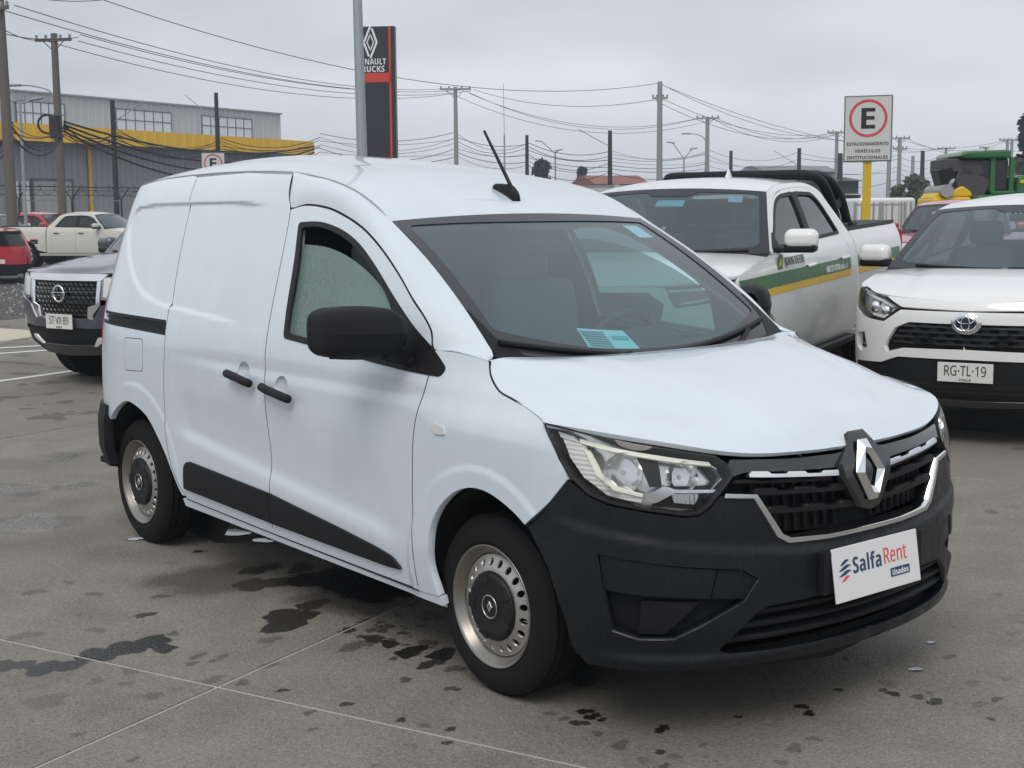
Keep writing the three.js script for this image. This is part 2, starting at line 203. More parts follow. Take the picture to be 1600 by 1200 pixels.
// ---------------------------------------------------------------- wheels (axis along z, outer face towards +z)
function diamond(s) { const o = [[0, 1.3], [.95, 0], [0, -1.3], [-.95, 0]].map(p => [p[0] * s, p[1] * s]), i = [[0, .62], [.42, 0], [0, -.62], [-.42, 0]].map(p => [p[0] * s, p[1] * s]); return [o, i]; }
function vanWheel(parent, x, z, sgn, R = .307, w = .185) {
  const g = new THREE.Group(); g.name = 'wheel'; g.position.set(x, R, z); if (sgn < 0) g.rotation.y = Math.PI; parent.add(g);
  const h = w / 2, rp = [[.192, -h + .02], [.2, -h + .004], [.215, -h], [.245, -h - .004], [.275, -h + .004], [.294, -h + .016], [R - .003, -h + .032]];
  for (const q of [-.052, -.017, .017, .052]) rp.push([R, q - .009], [R - .006, q - .006], [R - .006, q + .006], [R, q + .009]);
  rp.push([R - .003, h - .032], [.294, h - .016], [.275, h - .004], [.262, h + .001], [.258, h - .001], [.245, h + .004], [.222, h + .002], [.213, h], [.204, h - .008]);
  const tread = []; for (let i = 0; i < 64; i++) { const a = i / 64 * 2 * Math.PI; for (const s of [-1, 1]) tread.push(at(box(.004, .0045, .03), (R - .004) * Math.cos(a), (R - .004) * Math.sin(a), s * (h - .034), 0, s * .3, a)); }
  part('tyre', join([at(lathe(rp.map(p => [p[0], p[1]]), 72), 0, 0, 0, Math.PI / 2)]), M.tyre, g);
  const lip = [[.19, -h + .02], [.178, -.03], [.172, .03], [.174, .06], [.181, .07], [.189, .078], [.196, h - .004], [.203, h + .003], [.2075, h + .003], [.2085, h - .001], [.206, h - .008]];
  part('rim', at(lathe(lip, 72), 0, 0, 0, Math.PI / 2), M.rimLip, g);
  // pressed steel disc with its ring of holes, coned outwards from the barrel to the hub
  const out = circ(0, 0, .172, 80), holes = []; for (let i = 0; i < 20; i++) { const a = (i + .5) / 20 * 2 * Math.PI; holes.push(Array.from({ length: 12 }, (_, k) => { const b = k / 12 * 2 * Math.PI, u = .0145 * Math.cos(b), v = .0118 * Math.sin(b); return [(.147 + u) * Math.cos(a) - v * Math.sin(a), (.147 + u) * Math.sin(a) + v * Math.cos(a)]; })); }
  const dz = r => .062 + .02 * sst(.172, .115, r); const dm = (a, b, o = 0) => [a, b, dz(Math.hypot(a, b)) + o]; dm.sgn = 1; dm.sx = 1;
  part('wheel_disc', panel(out, holes, dm, .02, .02, .012), M.steel, g);
  part('hub_cap', at(lathe([[0, .096], [.03, .096], [.045, .099], [.05, .094], [.072, .097], [.09, .099], [.106, .098], [.112, .094], [.118, .084], [.12, .06]], 60), 0, 0, 0, Math.PI / 2), M.cap, g);
  for (let i = 0; i < 5; i++) { const a = i / 5 * 2 * Math.PI + .3; part('cap_tab', at(ext(rpoly([[-.019, .078], [.019, .078], [.025, .112], [-.025, .112]], .005), .006, [], .0015), 0, 0, .094, 0, 0, a), M.cap, g); }
  part('cap_ring', at(new THREE.TorusGeometry(.0385, .0022, 8, 40), 0, 0, .098), M.satin, g);
  const [o, i] = diamond(.0145); part('emblem', at(ext(o, .004, [i], .001), 0, 0, .095), M.satin, g);
  part('brake_drum', at(new THREE.CylinderGeometry(.13, .13, .08, 32), 0, 0, -.05, Math.PI / 2), M.dark, g);
  return g;
}

// ================================================================ the white panel van
const vanRecess = cr([[-1.72, 1.655], [-2.16, 1.67], [-2.55, 1.668], [-2.98, 1.66], [-3.09, 1.635], [-3.11, 1.57], [-3.06, 1.48], [-2.94, 1.37], [-2.77, 1.26], [-2.54, 1.20], [-2.26, 1.178], [-1.94, 1.162], [-1.62, 1.15], [-1.35, 1.2], [-1.35, 1.6]], 3, true);
const van = Shell({
  ys: [.15, .22, .30, .40, .48, .60, .8, .9, 1.0, 1.1, 1.2, 1.35, 1.5, 1.6, 1.68, 1.74, 1.785, 1.81],
  zs: [.83, .85, .866, .882, .888, .8885, .8885, .885, .877, .863, .84, .795, .742, .703, .668, .635, .60, .56],
  fy: [.18, .24, .3, .4, .5, .62, .7, .8, .85, .9, .95], fx: [.83, .862, .882, .895, .895, .888, .884, .872, .857, .832, .79],
  N: 6, x0: -.2, xr: -3.5, r0: -2.4, Nr: 7,
  relief(x, y) {
    let r = 0;
    if (x > -3.2 && x < -1.3 && y > 1.1 && y < 1.72) r -= .014 * sst(-.002, .019, sdf(vanRecess, x, y)) * (-1) * -1 * sst(-1.62, -1.95, x);
    r -= .085 * sst(.88, 1.13, y) * sst(-.45, .05, x);
    const L = .50 - .0975 * (x + .374); // swage over the sill strip
    if (y > .36 && y < 1) { const k = y > L ? Math.exp(-(((y - L) / .17) ** 2)) : sst(L - .085, L, y); r -= .013 * k * sst(-2.36, -2.1, x) * sst(-.36, -.62, x); }
    const d = Math.hypot(x - .02, y - .36); r += .006 * sst(.44, .405, d);
    const d2 = Math.hypot(x + 2.70, y - .34); r += .005 * sst(.49, .45, d2);
    if (y > .8 && y < 1.06) r -= .004 * Math.exp(-(((y - .985) / .03) ** 2)) * sst(-2.3, -1.7, x);
    return r;
  },
  frelief(ph, y) {
    let r = 0;
    const L = ph > 35 ? lerp(.600, .656, (ph - 35) / 35) : lerp(.565, .600, Math.max(0, ph - 10) / 25);
    r += .010 * sst(L + .022, L - .012, y) * sst(84, 74, ph);
    r += .012 * sst(.30, .27, y) * sst(80, 60, ph);
    return r;
  },
});
// windscreen
const W = (u, v) => { // u -1..1 across, v 0 bottom..1 top
  const s = Math.abs(u), bx = lerp(.045, -.105, s ** 2.2), by = lerp(1.055, 1.138, s ** 2), bz = .728 * u, tx = lerp(-.787, -.818, s ** 2), ty = lerp(1.602, 1.577, s ** 2), tz = .648 * u, b = .022 * 4 * v * (1 - v);
  return [lerp(bx, tx, v) + b * .7, lerp(by, ty, v) + b, lerp(bz, tz, v)];
};
const VAN = thing('panel_van', 'large clean white panel van with black front bumper, in the middle of the lot', 'van');
const C = {
  slideFront: cr([[-1.615, 1.777], [-1.555, 1.69], [-1.50, 1.63], [-1.455, 1.48], [-1.425, 1.24], [-1.418, 1.03], [-1.405, .85], [-1.385, .65], [-1.388, .48], [-1.40, .33]], 5),
  slideRear: cr([[-2.53, 1.79], [-2.50, 1.735], [-2.474, 1.656], [-2.435, 1.496], [-2.394, 1.307], [-2.367, 1.182], [-2.363, 1.071], [-2.36, .913], [-2.36, .753], [-2.352, .62], [-2.315, .49], [-2.25, .385], [-2.20, .335]], 4),
  doorTop: cr([[-1.50, 1.63], [-1.39, 1.645], [-1.22, 1.633], [-1.10, 1.61], [-.91, 1.555], [-.75, 1.485], [-.58, 1.39], [-.46, 1.31], [-.37, 1.25], [-.322, 1.20], [-.30, 1.12]], 5),
  doorFront: cr([[-.30, 1.12], [-.302, 1.04], [-.325, .96], [-.348, .87], [-.36, .72], [-.362, .55], [-.36, .305]], 5),
  archF: cr([[-.238, .295], [-.268, .40], [-.264, .471], [-.246, .545], [-.197, .617], [-.116, .68], [-.029, .711], [.054, .714], [.132, .696], [.205, .667], [.258, .637]], 4),
  archR: cr([[-3.14, .349], [-3.10, .45], [-3.05, .545], [-2.99, .615], [-2.904, .672], [-2.787, .715], [-2.683, .707], [-2.552, .666], [-2.440, .584], [-2.34, .486], [-2.27, .385], [-2.235, .335]], 4),
  hoodSide: cr([[-.054, 1.121], [-.044, 1.096], [-.024, 1.070], [.036, 1.034], [.11, 1.017], [.191, 1.000], [.265, .982], [.323, .963]], 4),
};
const rev = a => a.slice().reverse(), xy = a => a.map(q => [q[0], q[1]]);
const dTop = C.doorTop, dFr = C.doorFront;
const iAt = (c, f) => c.findIndex(f);
const CX = .0125;
function vanSide(add) {
  const win = rpoly([[-1.285, 1.12, .02], [-1.33, 1.41, .3], [-1.392, 1.575, .02], [-1.23, 1.582, .1], [-1.05, 1.552, .12], [-.90, 1.502, .12], [-.73, 1.412, .12], [-.57, 1.31, .12], [-.30, 1.152, .05], [-.225, 1.085, .03], [-.245, 1.055, .03], [-.50, 1.068, .1], [-.95, 1.098, .1]], .03);
  const opening = rpoly([[-1.262, 1.142, .02], [-1.30, 1.40, .3], [-1.362, 1.555, .03], [-1.23, 1.562, .1], [-1.06, 1.532, .12], [-.91, 1.482, .12], [-.75, 1.40, .12], [-.62, 1.315, .05], [-.565, 1.265, .02], [-.555, 1.095, .02], [-.95, 1.12, .1]], .03);
  const winHole = inset(win, .008), cup = [[-1.275, .926], [-1.595, .958]];
  const doorPoly = xy([...rev(dTop.slice(0)), ...C.slideFront.filter(q => q[1] < 1.62), [-1.40, .305], [-.36, .292], ...rev(dFr).slice(1)]);
  const cups = cup.map(([x, y]) => circ(x, y, .052, 24, .046));
  // the window hole may not run over the door's front edge: cut it there
  const hole = winHole.map(q => [Math.min(q[0], -.318), q[1]]);
  add('front_door', panel(inset(doorPoly, .0028), [cups[0], hole], van.side, CX, CX, .03), 'white');
  const sd = xy([[-2.05, 1.797], ...C.slideFront, [-1.40, .305], [-2.205, .325], ...rev(C.slideRear)]);
  add('sliding_door', panel(inset(sd, .0028), [cups[1]], van.side, CX, CX, .03), 'white');
  const qx = -3.4;
  const rail = rpoly([[-3.22, 1.14], [-2.362, 1.132], [-2.362, 1.062], [-3.22, 1.078]], .004);
  const fuelP = rpoly([[-2.815, 1.023], [-2.606, 1.03], [-2.592, .878], [-2.80, .868]], .02);
  const quarter = xy([...C.slideRear, [-2.235, .335], ...rev(C.archR).filter(q => q[0] > -3.02).slice(1), [-3.07, .66], [-3.33, .66], [-3.345, 1.3], [-3.35, 1.725], [-3.2, 1.759], [-2.9, 1.788], [-2.6, 1.798]]);
  add('quarter_panel', panel(inset(quarter, .0028), [rail, inset(fuelP, -.002)], van.side, CX, CX, .03), 'white');
  add('fuel_flap', panel(inset(fuelP, .0015), [], van.side, .03, .03, .01), 'white');
  add('slider_rail', join([panel(inset(rail, -.004), [], van.side, .04, .02, 0, -.022), panel([[-3.22, 1.14], [-2.362, 1.132], [-2.362, 1.118], [-3.22, 1.126]], [], van.side, .04, .02, .01, -.003), panel([[-3.22, 1.09], [-2.362, 1.074], [-2.362, 1.063], [-3.22, 1.079]], [], van.side, .04, .02, .01, -.001), panel([[-3.2, 1.112], [-2.40, 1.102], [-2.40, 1.098], [-3.2, 1.108]], [], van.side, .04, .02, .01, -.012)]), 'black');
  const fender = xy([...dFr.slice(0), [-.36, .29], ...C.archF, [.363, .725], [.437, .806], [.41, .86], [.355, .92], ...rev(C.hoodSide), [-.12, 1.132], [-.2, 1.143], [-.29, 1.146]]);
  add('fender', panel(inset(fender, .0028), [], van.side, CX, CX, .03), 'white');
  add('door_seal', seal([C.slideFront, C.slideRear, dTop, dFr, C.hoodSide, [[-.36, .291], [-.9, .297], [-1.40, .305], [-2.2, .325]], [...fuelP, fuelP[0]], [[.262, .637], [.363, .721], [.437, .803]]]), 'dark');
  // sill below the doors
  add('sill', panel(xy([[-2.24, .318], [-2.2, .322], [-.36, .288], [-.235, .292], [-.232, .262], [-2.23, .285]]), [], van.side, .05, .02, .03, -.004), 'white');
  add('sill_seam', panel(xy([[-2.23, .287], [-.24, .264], [-.24, .243], [-2.22, .268]]), [], van.side, .05, .02, .03, -.03), 'white');
  add('side_strip', panel(rpoly([[-2.19, .378, .01], [-2.163, .492, .02], [-2.12, .512, .02], [-1.389, .482, .001], [-1.389, .357, .001]], .01), [], van.side, .03, .03, .02, .011), 'plastic');
  add('side_strip', panel(rpoly([[-1.383, .356, .001], [-1.383, .482, .001], [-.859, .434, .05], [-.60, .406, .05], [-.493, .388, .03], [-.447, .352, .01], [-.53, .347, .02]], .01), [], van.side, .03, .03, .02, .011), 'plastic');
  // window surround with the mirror's triangular base
  add('window_frame', panel(win, [opening], van.side, .02, .02, .014, .003), 'black');
  const gl = [[-1.256, 1.13], [-.55, 1.085], ...rev(xy(cr([[-1.345, 1.495], [-1.17, 1.487], [-1.00, 1.458], [-.82, 1.402], [-.67, 1.335], [-.55, 1.262]], 4)))];
  add('door_glass', panel(gl, [], van.side, .03, .03, 0, -.018), 'glassWet');
  add('indicator', join([panel(rpoly([[-.243, .905, .012], [-.172, .897, .004], [-.165, .872, .004], [-.225, .868, .02]], .006), [], van.side, .02, .02, .012, .007)]), 'lensW');
  // handles: a bar across a round finger cup
  for (const [k, [x, y]] of cup.entries()) {
    const m = (a, b) => { const d = Math.hypot((a - x) / .052, (b - y) / .046); const p = van.side(a, b); return [p[0], p[1], p[2] - .022 * Math.sqrt(Math.max(0, 1 - d * d * .96))]; }; m.sgn = 1; m.sx = 1;
    add('handle_cup', panel(circ(x, y, .052, 24, .046), [], m, .012, .012, 0), 'white');
    const s = k ? [[-1.685, .945], [-1.64, .942], [-1.585, .936], [-1.53, .929], [-1.49, .923]] : [[-1.38, .918], [-1.335, .913], [-1.275, .906], [-1.215, .899], [-1.17, .892]];
    const pts = s.map(([a, b], i) => van.side(a, b, i === 0 || i === 4 ? .030 : .036));
    const t = tube(pts, .0175, 24, 10); const tp = t.attributes.position; add('door_handle', join([t, at(new THREE.SphereGeometry(.0175, 10, 8), ...pts[0]), at(new THREE.SphereGeometry(.0175, 10, 8), ...pts[4])]), 'plastic');
  }
  // roof rail panel between the door, the roof seam and the windscreen: the pillar
  const D = [[-1.612, 1.777], [-1.555, 1.70], [-1.503, 1.638], [-1.39, 1.651], [-1.22, 1.639], [-1.10, 1.616], [-.91, 1.561], [-.75, 1.491], [-.58, 1.396], [-.46, 1.316], [-.37, 1.256], [-.318, 1.205], [-.295, 1.148], [-.22, 1.146], [-.13, 1.135], [-.062, 1.123]].map(q => van.side(q[0], q[1], -.001));
  const wE = v => { const p = W(1, v); return [p[0] + .004, p[1] + .003, p[2] + .003]; };
  const E = [[-1.61, 1.784, .602], [-1.53, 1.777, .606], [-1.44, 1.766, .612], [-1.33, 1.752, .618], [-1.17, 1.72, .629], [-1.04, 1.684, .638], [-.90, 1.626, .648], wE(.985), wE(.66), wE(.43), wE(.26), wE(.14), wE(.05), wE(.01), [-.095, 1.132, .735], [-.075, 1.126, .755]];
  const B = [.004, .012, .02, .022, .022, .02, .018, .014, .012, .012, .014, .016, .018, .012, .006, .001];
  const d2 = cr(D, 3), e2 = cr(E, 3), b2 = cr(B.map((b, i) => [i, b]), 3);
  const cols = d2.map((d, i) => { const e = e2[i], o = []; for (let k = 0; k <= 8; k++) { const t = k / 8, h = 4 * t * (1 - t) * b2[i][1]; const w = .45 + .2 * t; o.push([lerp(d[0], e[0], t) + h * .35, lerp(d[1], e[1], t) + h * .75, lerp(d[2], e[2], t) + h * .62]); } return o; });
  add('pillar_panel', sheet(cols, false, .012), 'white');
}
function seal(list, off = -.0035, r = .0042) { return join(list.filter(l => l.length > 1).map(l => tube(l.map(q => van.side(q[0], q[1], off)), r, l.length * 3, 5))); }
const right = (n, g, m) => part(n, g, M[m], VAN), sides = []; vanSide((n, g, m) => { right(n, g, m); sides.push([n, g, m]); });
for (const [n, g, m] of sides) part(n, mirrorZ(g), M[m], VAN);
// dark inner body behind the panel gaps
{
  const inner = xy([[-3.4, .66], [-3.42, 1.7], [-2.4, 1.77], [-1.6, 1.765], [-1.40, 1.66], [-1.40, .30], ...[[-2.24, .33]], [-2.4, .6], [-2.7, .73], [-3, .66]]);
  const a = panel(inner, [], van.side, .1, .05, 0, -.03);
  const low = panel(xy([[-1.41, .29], [-1.41, 1.10], [-.5, 1.06], [-.28, 1.0], [.0, 1.08], [.2, .97], [.3, .8], [.2, .73], [0, .76], [-.2, .70], [-.34, .5], [-.30, .3]]), [], van.side, .1, .05, 0, -.03);
  const pil = panel(xy([[-1.56, 1.72], [-1.42, 1.1], [-1.28, 1.1], [-1.37, 1.58], [-1.22, 1.6], [-.9, 1.51], [-.56, 1.32], [-.3, 1.16], [-.25, 1.2], [-.5, 1.36], [-.9, 1.575], [-1.2, 1.65], [-1.5, 1.68]]), [], van.side, .03, .03, 0, -.03);
  part('inner_body', [a, low, pil, mirrorZ(a), mirrorZ(low), mirrorZ(pil)], M.dark, VAN);
  // wheel houses and underbody
  const wl = []; for (const [x, r] of [[.03, .36], [-2.72, .38]]) { const g = new THREE.CylinderGeometry(r, r, .3, 28, 1, true, Math.PI / 2, Math.PI); for (const s of [-1, 1]) { wl.push(at(g.clone(), x, .345, s * .70, Math.PI / 2, 0, 0)); wl.push(at(new THREE.CircleGeometry(r, 28), x, .345, s * .55)); } }
  wl.push(box(3.6, .05, 1.2, -1.5, .30, 0), box(1.9, .05, 1.66, -1.28, .29, 0), box(.5, .03, 1.1, .45, .27, 0), box(.5, .03, 1.5, -3.25, .32, 0));
  part('underbody', wl, M.dark, VAN);
  for (const k of [1, -1]) { const F = k > 0 ? p => p : flipX;
    part('rear_door', panel(F(inset([[0, .66], [54, .66], [54, 1.0], [54, 1.4], [54, 1.66], [40, 1.69], [0, 1.70]], .003, .0155)), [], van.rear, 2, .05, .02), M.white, VAN);
    part('tail_lamp', panel(F(rpoly([[50, .80, .4], [62, .80, 2], [68, 1.0, 2], [64, 1.27, 2], [50, 1.27, .4]], .02)), [], van.rear, 2, .04, .02, .008), M.redLamp, VAN); }
  part('rear_bumper', panel(rpoly([[-81.5, .36], [81.5, .36], [82, .672], [-82, .672]], .01), [], (() => { const m = (a, b, o = 0) => van.rear(a, b, o + .004 + .018 * sst(.36, .46, b) * sst(.69, .58, b)); m.sgn = 1; m.sx = .0155; return m; })(), 2, .03, .05, .01), M.plastic, VAN);
}
// roof
{
  const S = [[-.815, 1.578, .650], [-.90, 1.63, .647], [-1.04, 1.688, .637], [-1.23, 1.737, .624], [-1.44, 1.769, .611], [-1.62, 1.787, .601], [-2.0, 1.803, .59], [-2.5, 1.806, .58], [-2.9, 1.792, .572], [-3.2, 1.765, .563], [-3.38, 1.725, .55], [-3.46, 1.69, .54]];
  const Cn = [[-.785, 1.603], [-.90, 1.672], [-1.06, 1.728], [-1.26, 1.782], [-1.46, 1.818], [-1.65, 1.842], [-2.0, 1.878], [-2.5, 1.90], [-2.9, 1.886], [-3.2, 1.852], [-3.41, 1.79], [-3.49, 1.72]];
  for (const q of S) if (q[0] < -1.5) q[2] = van.zAt(q[0], q[1]) - .003;
  const rows = S.map((s, i) => { const c = Cn[i], o = []; for (let k = -6; k <= 6; k++) { const u = k / 6, w = 1 - Math.abs(u) ** 2.1; o.push([lerp(s[0], c[0], w), lerp(s[1], c[1], w), s[2] * u]); } return o; });
  const cols = net(rows, 3, 5);
  // two shallow ribs pressed into the roof
  for (const col of cols) for (const p of col) { const k = sst(-1.15, -1.5, p[0]) * sst(-3.3, -3.1, p[0]); p[1] -= .004 * k * (Math.exp(-(((Math.abs(p[2]) - .30) / .035) ** 2))); }
  part('roof', sheet(cols, true, .015), M.white, VAN);
  const e = S.map(s => [s[0], s[1] - .002, s[2] + .004]); 
  for (const s of [-1, 1]) part('roof_seam', tube(e.map(p => [p[0], p[1] - .001, p[2] * s]), .0026, 60, 6), M.seam, VAN);
  part('washer_nozzle', at(new THREE.SphereGeometry(.012, 10, 8), -1.95, 1.85, .1, 0, 0, 0, [1.2, .8, 1]), M.black, VAN);
  // antenna
  const a = thing('tmp', '', ''); scene.remove(a); const ant = new THREE.Group(); ant.name = 'antenna'; ant.position.set(-.93, 1.683, 0); VAN.add(ant);
  part('antenna_base', at(ext(rpoly([[-.085, -.005], [.075, -.005], [.05, .03], [.0, .045], [-.075, .02]], .015), .03, [], .008, 2), 0, -.002, -.015, 0, 0, -.42), M.black, ant);
  part('antenna_mast', bar([.05, .0, 0], [-.15, .265, 0], .0085, .0055), M.black, ant);
}
{
  const wm = (u, v, off = 0) => { const p = W(u, v), o = off; return [p[0] + o * .55, p[1] + o * .83, p[2]]; }; wm.sgn = -1; wm.sx = .7;
  part('windscreen', panel([[-1, 0], [1, 0], [1, 1], [-1, 1]], [], wm, .04, .04, 0), M.glass, VAN);
  const clearR = rpoly([[-.93, .15, .03], [-.55, .10, .2], [.0, .09, .3], [.55, .10, .2], [.93, .15, .03], [.925, .945, .03], [.0, .93, .2], [-.925, .945, .03]], .05);
  part('windscreen_border', ring([[-1, 0], [1, 0], [1, 1], [-1, 1]], clearR, wm, .004, 6), M.frit, VAN);
  for (const s of [1, -1]) part('windscreen_trim', panel((s > 0 ? p => p : flipX)([[.84, 0], [1, 0], [1, .26], [.99, .26], [.945, .10]]), [], wm, .04, .04, .004, .006), M.black, VAN);
  part('sensor_patch', panel(rpoly([[-.30, .925], [.30, .925], [.20, .875, .02], [-.27, .875, .02]], .02), [], wm, .04, .04, 0, -.004), M.black, VAN);
  // toll and inspection papers behind the glass
  const st = part('paper_sheet', panel([[.14, .095], [.455, .11], [.44, .22], [.16, .205]], [], wm, .05, .05, 0, -.006), std([.55, .78, .76], .6), VAN);
  const ln = []; for (let i = 0; i < 7; i++) ln.push(panel([[.30, .112 + i * .013], [.44, .118 + i * .013], [.44, .124 + i * .013], [.30, .118 + i * .013]], [], wm, .1, .1, 0, -.003)); part('print', ln, std([.1, .18, .2], .7), st);
  part('print', panel([[.17, .15], [.27, .155], [.27, .175], [.17, .17]], [], wm, .1, .1, 0, -.003), std([.05, .45, .48], .6), st);
  part('inspection_sticker', panel([[-.86, .80], [-.72, .80], [-.72, .92], [-.86, .92]], [], wm, .1, .1, 0, -.005), std([.75, .78, .8], .6), VAN);
  // wipers
  const wp = (u, v, o) => wm(u, v, o);
  for (const [u0, v0, u1, v1, uc, vc] of [[.95, .06, .10, .045, .55, -.01], [.02, .05, -.90, .085, -.42, -.01]]) {
    const g = new THREE.Group(); g.name = 'wiper'; VAN.add(g);
    const bl = [], ar = []; for (let k = 0; k <= 8; k++) bl.push(wp(lerp(u0, u1, k / 8), lerp(v0, v1, k / 8) + .008 * Math.sin(k / 8 * 3.1), .012));
    part('wiper_blade', tube(bl, .011, 24, 6), M.black, g);
    for (let k = 0; k <= 6; k++) ar.push(wp(lerp(uc, (u0 + u1) / 2 - .25, k / 6), lerp(vc, (v0 + v1) / 2, k / 6), .022));
    part('wiper_arm', join([tube(ar, .009, 16, 6), at(rbox(.04, .02, .12, .008), ...wp(uc, vc + .012, .02))]), M.black, g);
  }
  const cw = []; for (let i = 0; i <= 20; i++) { const u = i / 10 - 1, p = W(u, .02), q = [p[0] + .16 * (1 - .55 * u * u), p[1] - .02, p[2] * 1.0]; cw.push([[p[0], p[1] + .003, p[2]], [lerp(p[0], q[0], .5), p[1] - .02, p[2]], [q[0], Math.min(q[1], 1.09) , q[2]]]); }
  part('cowl', sheet(cw, false), M.black, VAN);
}
// bonnet
const hoodRows = (() => {
  const R = [
    [[.03, 1.112, 0], [.022, 1.1145, .28], [-.015, 1.121, .56], [-.06, 1.127, .71], [-.056, 1.123, .779]],
    [[.12, 1.108, 0], [.11, 1.111, .28], [.075, 1.117, .56], [.02, 1.106, .715], [-.024, 1.071, .797]],
    [[.30, 1.082, 0], [.285, 1.086, .28], [.24, 1.090, .54], [.12, 1.074, .705], [.036, 1.035, .814]],
    [[.52, 1.032, 0], [.50, 1.035, .27], [.44, 1.036, .51], [.31, 1.032, .695], [.191, 1.001, .834]],
    [[.69, .972, 0], [.67, .972, .25], [.585, .978, .475], [.45, .990, .685], [.24, .989, .841]],
    [[.79, .918, 0], [.775, .924, .23], [.70, .940, .465], [.575, .957, .69], [.295, .975, .852]],
  ];
  const edge = [[80.9, .968], [59.3, .940], [40.6, .904], [36.5, .886], [20, .870], [8, .862], [0, .86]];
  const last = [[.842, .866, 0], [.815, .868, .2]]; const f = (p, y) => van.front(p, y, .002);
  R.push([f(0, .872), f(14.5, .874), f(33, .888), f(54, .934), f(80.8, .9675)]);
  return R;
})();
{
  const half = net(hoodRows, 7, 6); // cols across from centre to edge
  const full = [...half.slice(1).reverse().map(c => c.map(p => [p[0], p[1], -p[2]])), ...half];
  const n = full.length; full.forEach((c, i) => c.forEach((p, j) => { const u = Math.abs(p[2]), t = j / (c.length - 1), w = lerp(.50, .27, t); const k = sst(w + .035, w - .02, u) * sst(0, .2, t) * sst(.93, .7, t); p[1] += .006 * k; }));
  part('bonnet', sheet(full, false, .014), M.white, VAN);
}
